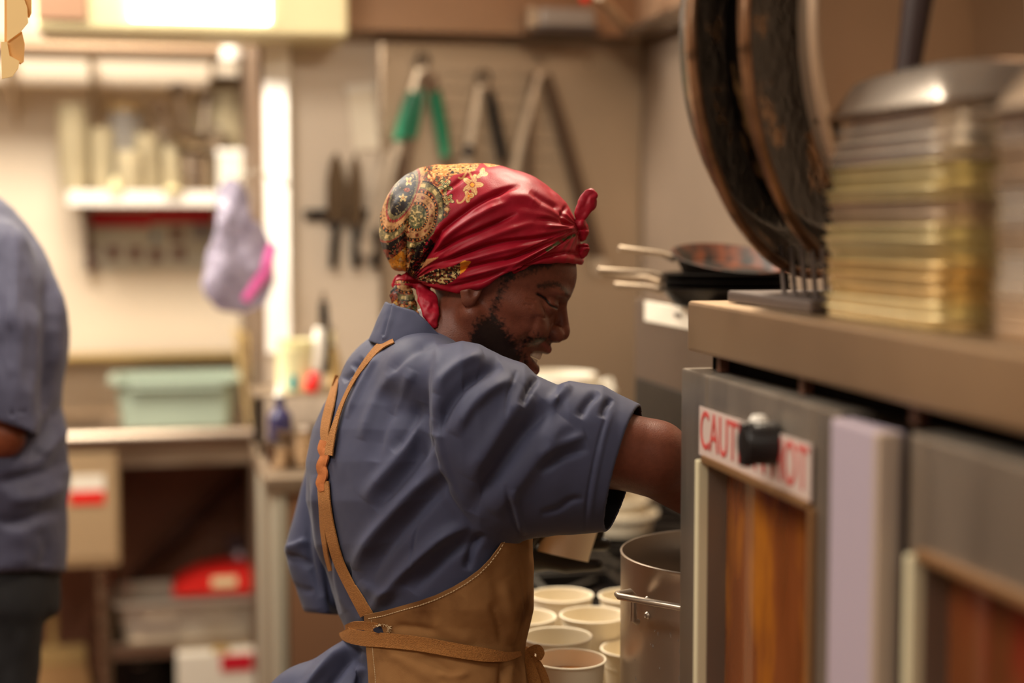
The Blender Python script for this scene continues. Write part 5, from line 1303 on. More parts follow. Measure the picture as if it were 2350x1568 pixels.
make_fig('collar', collar_sdf, axis([(820, 2.6), (1090,)]), axis([(660, 2.6), (870,)]), axis([(-160, 5), (0, 2.6), (160,)]), M_SHIRT, cook, disp=collar_disp)
# black gloves over the same hands
def gloves_sdf(P):
    f = hands_sdf(P, 3.0)
    c1 = cap(P, (1634, 1166, -72), HA_R, 60, 50); c1 = np.minimum(c1, cap(P, (1574, 1142, -30), (1640, 1150, -40), 12, 12))
    c2 = cap(P, (1085, 1290, -318), WR_L, 46, 44)
    return smin(f, np.minimum(c1, c2), 8)
make_fig('glove', lambda P: np.where(P[0] > 1500, gloves_sdf(P), 99), axis([(1500, 4), (1750,)]), axis([(1080, 4), (1560,)]), axis([(-460, 4), (40,)]), M_BLACK, cook)
make_fig('glove', lambda P: gloves_sdf(P), axis([(1030, 3.5), (1470,)]), axis([(1150, 3.5), (1400,)]), axis([(-440, 3.5), (-180,)]), M_BLACK, cook)

# scarf ------------------------------------------------------------
BK = (938.0, 644.0); FK = (1328.0, 522.0)
def scarf_sdf(P):
    f = ell(P, (1102, 540, 0), (228, 165, 152), ang=6)
    f = smin(f, ell(P, (985, 510, 0), (98, 118, 128), ang=-10), 40)
    f = smin(f, ell(P, (930, 555, 0), (50, 58, 80), ang=0), 16)
    a, b, w_ = head_local(P)
    f = smin(f, ell([a, b, w_], (24, -74, 0), (194, 160, 154)), 20)
    hem = np.interp(P[0], HEM_X, HEM_Y)
    f = smax(f, (P[1]-hem)*0.95, 5)
    inner = ell([a, b, w_], (18, -74, 0), (172, 138, 131))
    return smax(f, -inner, 3)
S_FOLDS = [
    ([(985, 560), (1030, 515), (1090, 470), (1150, 440), (1195, 425)], -8, 7), ([(985, 575), (1040, 530), (1110, 488), (1170, 462)], 7, 8),
    ([(975, 598), (1040, 556), (1120, 520), (1190, 488)], -9, 6), ([(990, 606), (1060, 570), (1140, 538), (1230, 510)], 6, 8),
    ([(975, 618), (1060, 583), (1150, 556), (1240, 545), (1310, 530)], -8, 5.5), ([(985, 622), (1075, 596), (1170, 572), (1250, 560)], 6, 7),
    ([(1000, 640), (1090, 610), (1180, 590), (1260, 560), (1318, 535)], -7, 5), ([(1010, 650), (1100, 626), (1180, 604), (1250, 578), (1315, 545)], 6, 6),
    ([(1030, 660), (1110, 640), (1170, 616)], -5, 5), ([(1175, 618), (1225, 590), (1275, 562), (1318, 536)], -8, 4.5),
    ([(1180, 606), (1230, 578), (1280, 552)], 5, 5), ([(1200, 612), (1250, 590), (1300, 580), (1340, 588)], -4, 5),
    ([(936, 634), (930, 600), (929, 560), (931, 520), (937, 485)], -9, 5), ([(950, 628), (944, 590), (946, 550)], 5, 7),
    ([(950, 625), (990, 570), (1012, 530)], -14, 9), ([(905, 600), (893, 560), (898, 500), (930, 440)], 4, 9),
    ([(1215, 440), (1250, 462), (1290, 480)], -4, 9), ([(1150, 455), (1205, 452), (1240, 470)], 4, 12), ([(1100, 395), (1060, 410), (1010, 450)], -4, 6),
    ([(1300, 470), (1290, 500), (1315, 520)], -4, 6), ([(1230, 500), (1270, 505), (1315, 520)], -4, 5), ([(1250, 520), (1290, 522), (1318, 526)], 4, 5),
]
def scarf_disp(V, N):
    x, y, w_ = V[:, 0], V[:, 1], V[:, 2]; o = np.zeros(len(V))
    for pts, am, wd in S_FOLDS:
        am, wd = (am*1.5, wd*0.85) if am < 0 else (am*1.2, wd)
        d, s, t = seg_dist(x, y, smooth_line(pts, 14)); env = np.clip(np.minimum(t/0.2, (1-t)/0.2), 0, 1)
        o += am*np.exp(-(d/wd)**2)*env
    th = np.arctan2(y-BK[1], x-BK[0]); r = np.hypot(x-BK[0], y-BK[1])
    o += 2.6*np.sin(th*34+3*fbm(x/90, y/90, w_/90, 2))*np.exp(-r/150)*(th < 0.25)*(th > -1.9)
    th2 = np.arctan2(y-FK[1], x-FK[0]); r2 = np.hypot(x-FK[0], y-FK[1])
    o += 2.2*np.sin(th2*26)*np.exp(-r2/60)
    o += 2.0*fbm(x/45, y/45, w_/45, 2)
    for pts, am in (([(1176, 622), (1240, 588), (1290, 556), (1320, 534)], 6.5), ([(1150, 600), (1220, 566), (1280, 540), (1318, 526)], 3.0)):
        d, s, t = seg_dist(x, y, smooth_line(pts, 14)); up = y < np.interp(x, [p[0] for p in pts], [p[1] for p in pts])
        o += np.where(up, am*np.exp(-(d/16)**2), -am*0.5*np.exp(-(d/4)**2))*np.clip(np.minimum(t+0.05, 1.02-t)/0.15, 0, 1)*(w_ > 0)
    # rolled hem
    hem = np.interp(x, HEM_X, HEM_Y); o += 2.5*np.exp(-((hem-9-y)/6)**2)
    return o
RED = srgb(154, 20, 40); INK = srgb(28, 20, 20); ORA = srgb(205, 120, 58); TAN = srgb(196, 142, 92); OLI = srgb(116, 104, 68); CRM = srgb(206, 176, 116); GRN = srgb(84, 92, 58); BRK = srgb(140, 58, 38); YEL = srgb(232, 150, 42)
def inside(x, y, poly):
    r = np.zeros(x.shape, bool); n = len(poly); j = n-1
    for i in range(n):
        xi, yi = poly[i]; xj, yj = poly[j]
        r ^= ((yi > y) != (yj > y)) & (x < (xj-xi)*(y-yi)/((yj-yi) or 1e-9)+xi); j = i
    return r
def ring_band(c, q, px, py):
    """the print's paisley border, read outwards by q"""
    ph = np.arctan2(py, px)
    def put(lo, hi, col): 
        nonlocal c
        c = mixc(c, ((q >= lo) & (q < hi)).astype(float), col)
    return put
def motif_flower(c, x, y, cx, cy, r, petals, col, core, rot=0.0, edge=INK, sq=1.0, tilt=0.0):
    ct, st = math.cos(tilt), math.sin(tilt); dx, dy = (x-cx), (y-cy); dx, dy = ct*dx+st*dy, (-st*dx+ct*dy)/sq
    rr = np.hypot(dx, dy); th = np.arctan2(dy, dx)
    lim = r*(0.72+0.28*np.cos(petals*(th+rot)))
    c = mixc(c, (rr < lim+2.0).astype(float), edge); c = mixc(c, (rr < lim).astype(float), CRM)
    c = mixc(c, (rr < lim-2.2).astype(float), col); c = mixc(c, ((rr < lim-2.2) & (np.abs(np.sin(petals*(th+rot)/2)) < 0.14) & (rr > r*0.3)).astype(float), CRM)
    c = mixc(c, (rr < r*0.26).astype(float), edge); return mixc(c, (rr < r*0.19).astype(float), core)
def paisley(c, x, y, m):
    """dense border print: concentric bands of a paisley eye plus filler"""
    n1 = fbm(x/6, y/6, x*0+2, 3)
    g = mixc(np.tile(np.array(BRK), (len(x), 1)), (n1 > 0.05).astype(float), ORA)
    g = mixc(g, (np.abs(n1) < 0.10).astype(float), INK); g = mixc(g, (n1 > 0.55).astype(float), CRM); g = mixc(g, (n1 < -0.5).astype(float), GRN)
    # eye at (957,500): egg stretched along the fold
    dx, dy = x-957, y-500; u = dx*0.96+dy*0.28; v = -dx*0.28+dy*0.96
    ph = np.arctan2(v, u); q = np.hypot(u/0.86, v/1.06)
    sp = 1-0.16*np.clip(np.cos(ph+1.9), 0, 1)
    q = q*sp
    dots = lambda k, s: (np.sin(ph*k) > s)
    def band(lo, hi, col): 
        nonlocal g
        g = mixc(g, ((q >= lo) & (q < hi)).astype(float), col)
    band(0, 66, OLI)
    band(24, 30, INK); g = mixc(g, ((q > 24.8) & (q < 29) & dots(26, -0.1)).astype(float), ORA)
    band(30, 46, TAN); g = mixc(g, ((q > 35) & (q < 41) & dots(11, 0.55)).astype(float), BRK)
    band(46, 52, INK); g = mixc(g, ((q > 47) & (q < 51) & dots(40, -0.1)).astype(float), ORA)
    band(52, 54, BRK); band(54, 67, OLI); g = mixc(g, ((q > 57) & (q < 64) & dots(14, 0.4)).astype(float), CRM)
    band(67, 69.5, INK)
    spots = fbm(x/4.2, y/4.2, x*0+9, 1); g = mixc(g, ((q < 24) & (spots > 0.35)).astype(float), CRM); g = mixc(g, ((q < 24) & (spots < -0.4)).astype(float), GRN)
    # second set of bands, centred off the far crown: sweeps over the back of the bag
    lf = x < np.interp(y, [370, 420, 470, 520, 560, 610, 650], [985, 968, 948, 930, 932, 930, 936])
    d2 = np.hypot((x-985)/1.0, (y-418)*0.60)
    dx2, dy2 = x-925, y-445; q2 = np.hypot((dx2*0.9+dy2*0.4)*1.5, (-dx2*0.4+dy2*0.9)*0.62); ph2 = np.arctan2(dy2, dx2)
    def band2(lo, hi, col, extra=None):
        nonlocal g
        mm = (q2 >= lo) & (q2 < hi) & lf
        if extra is not None: mm &= extra
        g = mixc(g, mm.astype(float), col)
    band2(0, 33, INK); band2(33, 39, OLI); band2(39, 44, BRK, None); band2(40, 43, RED, np.sin(ph2*60) > 0)
    band2(44, 54, TAN); band2(54, 59, INK); band2(55, 58, ORA, np.sin(ph2*70) > 0); band2(59, 71, OLI); band2(62, 68, CRM, np.sin(ph2*30) > 0.5)
    band2(71, 74, BRK); band2(74, 84, INK); band2(84, 104, BRK, n1 > -0.1); band2(84, 104, INK, n1 <= -0.1); band2(104, 200, YEL, n1 < 0.4)
    g2 = motif_flower(g, x, y, 925, 454, 10.5, 5, CRM, YEL, 0.3); g = np.where((lf & (q2 < 33))[:, None], g2, g)
    g2 = motif_flower(g, x, y, 938, 416, 9, 4, YEL, BRK, 0.8, sq=1.4); g = np.where((lf & (q2 < 36))[:, None], g2, g)
    g = mixc(g, (lf & (np.hypot((x-934)/7, (y-436)/5) < 1)).astype(float), BRK)
    m1 = fbm(x/3.4, y/3.4, x*0+4, 2); m2 = fbm(x/14, y/14, x*0+8, 2)
    g = mixc(g, (m1 > 0.62)*0.4, CRM); g = mixc(g, (m1 < -0.5)*0.5, INK); g = g*(0.80+0.22*m2)[:, None]
    return np.where(m[:, None], g, c)
def scarf_color(V, N):
    x, y, w_ = V[:, 0], V[:, 1], V[:, 2]
    c = np.tile(np.array(RED), (len(V), 1)); c = c*(1+0.06*fbm(x/50, y/50, w_/50, 2))[:, None]
    edge = np.interp(y, [360, 372, 400, 430, 455, 480, 510, 545, 580, 610, 640], [1090, 1075, 1040, 1010, 1030, 1036, 1012, 985, 968, 952, 945])
    c = paisley(c, x, y, x < edge+3*np.sin(y/7))
    top = inside(x, y, [(1000, 360), (1210, 360), (1190, 374), (1120, 384), (1105, 372), (1090, 392), (1060, 398), (1040, 402), (1020, 405), (990, 400)])
    c = mixc(c, (top).astype(float), ORA); n = fbm(x/6, y/6, w_/6, 2); c = mixc(c, (top & (np.abs(n) < 0.15)).astype(float), CRM); c = mixc(c, (top & (n < -0.35)).astype(float), INK)
    # sprays of leaves and flowers on the red ground
    c = motif_flower(c, x, y, 1022, 428, 17, 5, GRN, CRM, 0.5, tilt=-0.4)
    c = motif_flower(c, x, y, 1084, 424, 25, 5, TAN, YEL, 0.2, edge=BRK, tilt=0.2)
    c = motif_flower(c, x, y, 1107, 398, 16, 3, TAN, YEL, 1.0, edge=BRK, sq=0.7, tilt=-0.7)
    c = motif_flower(c, x, y, 1076, 450, 12, 3, ORA, YEL, 0.2, edge=BRK, sq=1.3)
    c = motif_flower(c, x, y, 1030, 458, 13, 4, OLI, ORA, 0.2, edge=INK, tilt=0.7)
    for pts in ([(1080, 400), (1072, 392), (1068, 400), (1060, 410), (1053, 408)], [(1084, 410), (1078, 398)], [(1072, 446), (1062, 462), (1052, 466), (1049, 460)]):
        d, _, _ = seg_dist(x, y, smooth_line(pts, 8)); c = mixc(c, np.clip(2.6-d, 0, 1), TAN)
    # printed wedge running forward from the knot
    wd = inside(x, y, [(955, 640), (1000, 618), (1040, 612), (1065, 598), (1082, 600), (1068, 620), (1040, 645), (1020, 655), (985, 650)])
    n = fbm(x/5, y/4, w_/5, 2); c = mixc(c, wd.astype(float), INK); c = mixc(c, (wd & (n > 0.25)).astype(float), CRM); c = mixc(c, (wd & (n < -0.35)).astype(float), BRK); c = mixc(c, (wd & (x > 1056)).astype(float), YEL)
    lf = inside(x, y, [(960, 610), (975, 596), (1008, 590), (985, 606), (965, 618)]); c = mixc(c, lf.astype(float)*(0.6+0.4*(n > 0)), TAN)
    sh = inside(x, y, [(932, 640), (940, 605), (955, 565), (985, 545), (1000, 560), (975, 600), (955, 640)]); c = mixc(c, (sh & (n < 0.3)).astype(float), INK)
    d, _, _ = seg_dist(x, y, smooth_line([(1255, 575), (1285, 555), (1318, 540)], 8)); c = mixc(c, np.clip(4-d, 0, 1)*(n > -0.3), GRN)
    return c.astype(np.float32)
scarf, scV, scQ = make_fig('headscarf', scarf_sdf, axis([(870, 1.45), (1130, 2.2), (1356,)]), axis([(360, 1.45), (640, 2.2), (680,)]), axis([(-165, 4.5), (-20, 2.6), (40, 1.6), (165,)]),
                           M_SCARF, cook, disp=scarf_disp, color=scarf_color, rel=1, label='red satin headscarf with a paisley print at the back')
def lobe(name, pts, rs, th, colf=None, label=None):
    """a flat leaf of gathered cloth along a curve"""
    def f(P):
        q = 99*np.ones_like(P[0])
        for i in range(len(pts)-1):
            a, b = pts[i], pts[i+1]
            q = smin(q, cap([P[0], P[1], (P[2]-np.interp(P[1], *zip(*sorted(zip([p[1] for p in pts], [p[2] for p in pts])))))/th], (a[0], a[1], 0), (b[0], b[1], 0), rs[i], rs[i+1]), 4)
        return q*min(th, 1)
    P = np.array(pts); r = max(rs)+6; lo, hi = P.min(0)-r, P.max(0)+r
    def dsp(V, N):
        x, y = V[:, 0], V[:, 1]; return 1.6*np.sin((x*0.5+y*0.25)/3.0+2*fbm(x/20, y/20, V[:, 2]/20, 2))*np.sign(N[:, 2])*0.9+0.9*fbm(x/16, y/16, V[:, 2]/16, 2)
    cf = colf or (lambda V, N: np.tile(np.array(RED, dtype=np.float32), (len(V), 1))*(1+0.07*fbm(V[:, 0]/20, V[:, 1]/20, V[:, 2]/20, 2))[:, None].astype(np.float32))
    return make_fig(name, f, axis([(lo[0], 1.5), (hi[0],)]), axis([(lo[1], 1.8), (hi[1],)]), axis([(lo[2], 1.8), (hi[2],)]), M_SCARF, scarf, disp=dsp, color=cf)
FW = 14
lobe('scarf_tail', [(1324, 514, FW), (1334, 490, FW), (1347, 466, FW), (1354, 450, FW)], [5, 15, 21, 17], 0.35)
lobe('scarf_knot', [(1318, 528, 10), (1330, 518, 16), (1338, 530, 14), (1336, 545, 12)], [12, 15, 13, 9], 1.0)
lobe('scarf_loop', [(1292, 562, 34), (1314, 570, 34), (1334, 578, 26), (1342, 570, 18)], [9, 15, 14, 11], 0.7)
lobe('scarf_band', [(1180, 622, 136), (1240, 588, 112), (1290, 556, 66), (1322, 532, 26)], [6, 10, 9, 8], 0.8)
lobe('scarf_knot', [(918, 650, 8), (938, 642, 22), (962, 650, 20), (980, 655, 22)], [13, 17, 15, 10], 0.9)
def tail_col(V, N):
    return paisley(np.zeros((len(V), 3)), V[:, 0]*1.0+20, V[:, 1]-120, np.ones(len(V), bool)).astype(np.float32)
lobe('scarf_tail', [(925, 655, 24), (922, 680, 28), (930, 704, 34), (946, 722, 50)], [18, 26, 26, 16], 0.5, tail_col)
lobe('scarf_tail', [(966, 660, 40), (982, 690, 66), (989, 718, 84), (996, 746, 96)], [12, 22, 19, 8], 0.45)
lobe('scarf_tail', [(915, 640, -10), (908, 655, -12)], [10, 9], 0.6)
# apron, ties and straps -------------------------------------------------
def surf_w(f, x, y, w0=440.0, far=False):
    """first crossing of the surface seen from the photographer's side, for arrays of x, y"""
    x = np.asarray(x, float); y = np.asarray(y, float); w_ = np.full(x.shape, w0); 
    for _ in range(90):
        d = f([x, y, w_]); w_ = np.where((d > 1.0) & (w_ > -500), w_-np.maximum(d*0.6, 0.8), w_)
    bad = f([x, y, w_]) > 6
    if bad.any() and not bad.all():
        g = np.nonzero(~bad)[0]; w_[bad] = np.interp(np.nonzero(bad)[0], g, w_[g])
    return w_
def grid_mesh(name, G, m, parent, thick=3.0, col=None, **props):
    """closed thin sheet from a grid (i, j, 3) in figure units"""
    ni, nj = G.shape[:2]; V = G.reshape(-1, 3)
    idx = np.arange(ni*nj).reshape(ni, nj)
    Q = np.stack([idx[:-1, :-1], idx[1:, :-1], idx[1:, 1:], idx[:-1, 1:]], -1).reshape(-1, 4)
    N = vnormals(V, Q); A = V+N*thick/2; Bv = V-N*thick/2; n = len(V)
    rim = np.concatenate([idx[0, :], idx[1:, -1], idx[-1, ::-1][1:], idx[::-1, 0][1:-1]])
    nx = np.roll(rim, -1)
    Q2 = np.concatenate([Q, Q[:, ::-1]+n, np.stack([rim, rim+n, nx+n, nx], 1)])
    me = np_mesh(name, fig2world(np.concatenate([A, Bv])), Q2, None)
    bm = bmesh.new(); bm.from_mesh(me); bmesh.ops.recalc_face_normals(bm, faces=bm.faces); bm.to_mesh(me); bm.free()
    try: me.set_sharp_from_angle(angle=math.radians(60))
    except Exception: pass
    return link(name, me, m, parent, **props)
def torso_pt(th, y, off):
    L = np.interp(y, T_Y, T_L); R = np.interp(y, T_Y, T_R); h = (R-L)/2; c = (L+R)/2; A = h/KH+off; Bq = h/KH*0.66+off
    s = A*np.cos(th); t = Bq*np.sin(th)          # th=0 his right side, pi/2 his front
    return c+s*SP+t*CPH, s*CPH-t*SP
AT_X = [800, 836, 880, 920, 960, 1000, 1040, 1070, 1100, 1125, 1145, 1160, 1180, 1200, 1215, 1400]
AT_Y = [1412, 1411, 1403, 1391, 1380, 1366, 1347, 1329, 1307, 1281, 1254, 1225, 1150, 1060, 1010, 1000]
ni, nj = 150, 110
# angle at which the left edge (x about 838) sits for each height
def th_left(y):
    lo, hi = -1.5, 1.0
    for _ in range(30):
        md = (lo+hi)/2; x, _w = torso_pt(md, y, 13)
        if x < 838+(y-1410)*0.06: lo = md
        else: hi = md
    return (lo+hi)/2
TLs = {}
ys_ = np.linspace(900, 1850, 96); tl_ = np.array([th_left(v) for v in ys_])
G = np.zeros((ni, nj, 3))
for i in range(ni):
    u = i/(ni-1)
    yt = 1400.0
    for _ in range(25):
        a0 = np.interp(yt, ys_, tl_); th = a0+(math.radians(150)-a0)*u
        x, w_ = torso_pt(th, yt, 13); tgt = np.interp(x if th < 1.2 else 1300, AT_X, AT_Y)
        if th > 2.2: tgt = 1000+(th-2.2)*600
        yt = yt*0.5+tgt*0.5
    for j in range(nj):
        y = yt+(1830-yt)*(j/(nj-1))
        a0 = np.interp(y, ys_, tl_); th = a0+(math.radians(150)-a0)*u
        x, w_ = torso_pt(th, y, 13); G[i, j] = (x, y, w_)
AF = [([(1010, 1452), (960, 1440), (900, 1438)], -5, 9), ([(985, 1420), (1040, 1455), (1090, 1475)], 5, 14), ([(1125, 1380), (1140, 1430), (1150, 1480)], -8, 7),
      ([(1150, 1330), (1168, 1400), (1170, 1480)], 8, 12), ([(1150, 1500), (1146, 1568), (1140, 1700)], -9, 6), ([(1168, 1500), (1164, 1580), (1158, 1700)], 8, 9),
      ([(880, 1490), (950, 1530), (1010, 1568)], 5, 14), ([(960, 1505), (1000, 1520), (1050, 1560)], -5, 10), ([(1000, 1545), (1040, 1552), (1080, 1545)], 5, 8),
      ([(1188, 1290), (1198, 1360), (1206, 1430)], -3, 4), ([(1120, 1300), (1140, 1350), (1150, 1420)], -5, 14)]
Vg = G.reshape(-1, 3); Qg = None
idx = np.arange(ni*nj).reshape(ni, nj); Qg = np.stack([idx[:-1, :-1], idx[1:, :-1], idx[1:, 1:], idx[:-1, 1:]], -1).reshape(-1, 4)
Ng = vnormals(Vg, Qg)
outw = np.sign((Ng[:, 0]*(Vg[:, 0]-1000)+Ng[:, 2]*Vg[:, 2]))
Ng = Ng*outw[:, None]
o = np.zeros(len(Vg))
for pts, am, wd in AF:
    d, s, t = seg_dist(Vg[:, 0], Vg[:, 1], smooth_line(pts, 12)); o += am*np.exp(-(d/wd)**2)*np.clip(np.minimum(t, 1-t)/0.2, 0, 1)
o += 2.5*fbm(Vg[:, 0]/70, Vg[:, 1]/70, Vg[:, 2]/70, 3)+2
G = (Vg+Ng*o[:, None]).reshape(ni, nj, 3)
apron = grid_mesh('apron', G, M_APRON, cook, 3.0, label='tan canvas bib apron with pale stitching')
def apron_f(P):
    return torso(P, 15.5)
AS = G.copy()
def near_w(x, y):
    """near surface height of the apron sheet at plan point"""
    d = (AS[:, :, 0]-x)**2+(AS[:, :, 1]-y)**2+np.where(AS[:, :, 2] < -60, 1e6, 0)
    k = np.unravel_index(np.argmin(d), d.shape); return AS[k][2]
# stitches along the bib edge and the side
mb = MB()
def stitch(p, q):
    a, b = fig2world(np.array([p, q])); mb.tube([a, b], 0.00055, 5)
row = G[:, :, :]
prev = None; acc = 0
for i in range(2, ni-60):
    # 11 units below the top edge
    col_ = G[i]; yy = col_[:, 1]-col_[0, 1]; k = np.interp(11, yy, np.arange(nj)); k0 = int(k); p = col_[k0]*(1-(k-k0))+col_[k0+1]*(k-k0)
    p = p+np.array([0, 0, 3.2])
    if prev is not None and i % 1 == 0:
        n_ = max(1, int(np.linalg.norm(p-prev)/8))
        for s_ in range(n_):
            stitch(prev+(p-prev)*(s_/n_), prev+(p-prev)*((s_+0.68)/n_))
    prev = p
prev = None
for j in range(4, nj):
    p = G[3, j]*0.6+G[4, j]*0.4+np.array([0, 0, 3.2])
    if prev is not None: stitch(prev, prev+(p-prev)*0.68)
    prev = p
mb.build('stitching', M_THREAD, apron, kind='stuff', label='pale dashed stitching along the edges')
def ribbon(name, pts, width, f, off, m, parent, n=70, thick=3.0, lift=None, twist=None, wpts=None, **props):
    """webbing laid on a surface: pts in plan, width across"""
    p = smooth_line(pts, n); t = np.gradient(p, axis=0); t /= np.linalg.norm(t, axis=1)[:, None]; nrm = np.stack([-t[:, 1], t[:, 0]], 1)
    wv = np.interp(np.linspace(0, 1, n), np.linspace(0, 1, len(width)), width) if isinstance(width, (list, tuple)) else np.full(n, width)
    if wpts is not None: wc = np.interp(np.linspace(0, 1, n), np.linspace(0, 1, len(wpts)), wpts)
    m_ = 5; G2 = np.zeros((n, m_, 3))
    for j in range(m_):
        s = (j/(m_-1)-0.5); q = p+nrm*(wv*s)[:, None]
        if wpts is None: ww = surf_w(f, q[:, 0], q[:, 1])+off
        else: ww = wc
        if twist is not None: ww = ww+np.interp(np.linspace(0, 1, n), np.linspace(0, 1, len(twist)), twist)*s
        G2[:, j] = np.stack([q[:, 0], q[:, 1], ww], 1)
    if wpts is None:
        c = G2[:, :, 2]; k = np.ones(7)/7
        for j in range(m_): c[:, j] = np.convolve(np.pad(c[:, j], 3, mode='edge'), k, mode='valid')
    return grid_mesh(name, G2, m, parent, thick, **props)
def sf(P): return shirt_sdf(P)
ribbon('shoulder_strap', [(903, 782), (872, 795), (842, 828), (812, 872), (788, 920), (772, 965), (760, 1010), (754, 1045)], [9, 16, 13, 8, 8, 10, 16, 18], sf, 18, M_STRAP, cook, twist=[0, 6, 10, 10, 8, 4, 0, 0])
ribbon('shoulder_strap', [(773, 862), (767, 890), (757, 930), (748, 970), (745, 1000), (750, 1040)], [6, 12, 19, 20, 18, 12], sf, 13, M_STRAP, cook)
ribbon('shoulder_strap', [(744, 1105), (748, 1160), (758, 1220), (777, 1290), (808, 1355), (838, 1412)], [20, 21, 22, 22, 22, 22], sf, 12, M_STRAP, cook)
ribbon('shoulder_strap', [(733, 1105), (736, 1160), (741, 1220), (749, 1275), (758, 1311)], [9, 8, 10, 9, 7], sf, 11, M_STRAP, cook)
ribbon('shoulder_strap', [(812, 1345), (830, 1378), (850, 1410)], [8, 14, 12], sf, 11, M_STRAP, cook)
ribbon('strap_keeper', [(745, 1012), (741, 1030), (745, 1048), (738, 1070), (741, 1090), (736, 1110), (740, 1128)], [18, 22, 18, 22, 20, 20, 10], sf, 14, M_LEATHER, cook, thick=4, twist=[0, 12, -10, 14, -8, 8, 0], label='orange leather strap keeper')
# waist tie: out of the slit, round the back edge and across the front to the bow
ribbon('waist_tie', [(868, 1441), (840, 1437), (812, 1436), (793, 1440)], [20, 20, 18, 10], apron_f, 3, M_STRAP, cook, n=30)
ribbon('waist_tie', [(790, 1447), (800, 1458), (835, 1466), (885, 1470), (960, 1478), (1040, 1492), (1110, 1503), (1160, 1507), (1195, 1500)], [24, 32, 34, 33, 33, 33, 32, 22, 10], apron_f, 7, M_STRAP, cook, n=110)
make_fig('knot', lambda P: smin(ell(P, (1198, 1500, 108), (16, 13, 16)), ell(P, (1214, 1496, 110), (16, 9, 12), ang=40), 6), axis([(1174, 2), (1240,)]), axis([(1474, 2), (1525,)]), axis([(85, 2), (140,)]), M_STRAP, cook)
ribbon('bib_fold', [(1196, 1262), (1205, 1320), (1208, 1380), (1200, 1432)], [4, 20, 22, 6], None, 0, M_APRON, cook, n=40, wpts=[88, 96, 98, 92])
ribbon('tie_end', [(1212, 1494), (1232, 1490), (1240, 1500), (1236, 1514)], [12, 22, 20, 12], None, 0, M_STRAP, cook, n=24, wpts=[120, 124, 122, 118])
ribbon('tie_end', [(1206, 1500), (1212, 1530), (1226, 1570), (1236, 1620)], [14, 34, 32, 28], None, 0, M_STRAP, cook, n=30, wpts=[118, 122, 124, 120])
ribbon('tie_end', [(1210, 1500), (1232, 1525), (1248, 1560), (1258, 1610)], [10, 22, 24, 24], None, 0, M_STRAP, cook, n=30, wpts=[112, 108, 104, 100])
# worn hole beside the tie, with frayed threads
mb = MB(); rr = random.Random(3)
for k in range(60):
    t = rr.random()*PI*1.2-PI*0.9; p = np.array([875+20*math.cos(t)*1.0, 1443+9*math.sin(t), 0.0]); p[2] = near_w(p[0], p[1])+5
    q = p+np.array([rr.uniform(-5, 5), rr.uniform(-5, 5), rr.uniform(0, 5)]); a, b = fig2world(np.array([p, q])); mb.tube([a, b], 0.00035, 4)
mb.build('frayed_thread', M_THREAD, apron, kind='stuff')
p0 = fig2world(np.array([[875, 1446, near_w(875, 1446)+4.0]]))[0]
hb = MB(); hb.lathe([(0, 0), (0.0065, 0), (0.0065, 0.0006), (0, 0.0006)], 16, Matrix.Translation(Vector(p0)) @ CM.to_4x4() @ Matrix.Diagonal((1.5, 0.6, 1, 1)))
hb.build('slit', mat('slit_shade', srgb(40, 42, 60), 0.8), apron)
# trousers and shoes, below the frame
def trousers_sdf(P):
    f = torso([P[0], np.minimum(P[1], 1790), P[2]], -6); f = smax(f, 1640-P[1], 6); f = smax(f, P[1]-1900, 40)
    for w_ in (-1, 1): f = smin(f, chain(P, [(1010, 1760, 105*w_), (1035, 2460, 125*w_), (1010, 3140, 125*w_)], [150, 115, 88], 20), 30)
    return smax(f, P[1]-3150, 4)
make_fig('trousers', trousers_sdf, axis([(740, 10), (1260,)]), axis([(1620, 12), (3180,)]), axis([(-340, 10), (340,)]), mat('black_twill', srgb(24, 24, 27), 0.8), cook)
for w_ in (-1, 1):
    make_fig('shoe', lambda P: smax(smin(cap(P, (1000, 3190, 128*w_), (1190, 3225, 150*w_), 62, 50), cap(P, (1010, 3130, 126*w_), (1010, 3190, 126*w_), 58, 62), 20), P[1]-3262, 6),
             axis([(880, 8), (1300,)]), axis([(3080, 8), (3300,)]), axis([(w_*130-130, 8), (w_*130+130,)]), M_BLACK, cook)
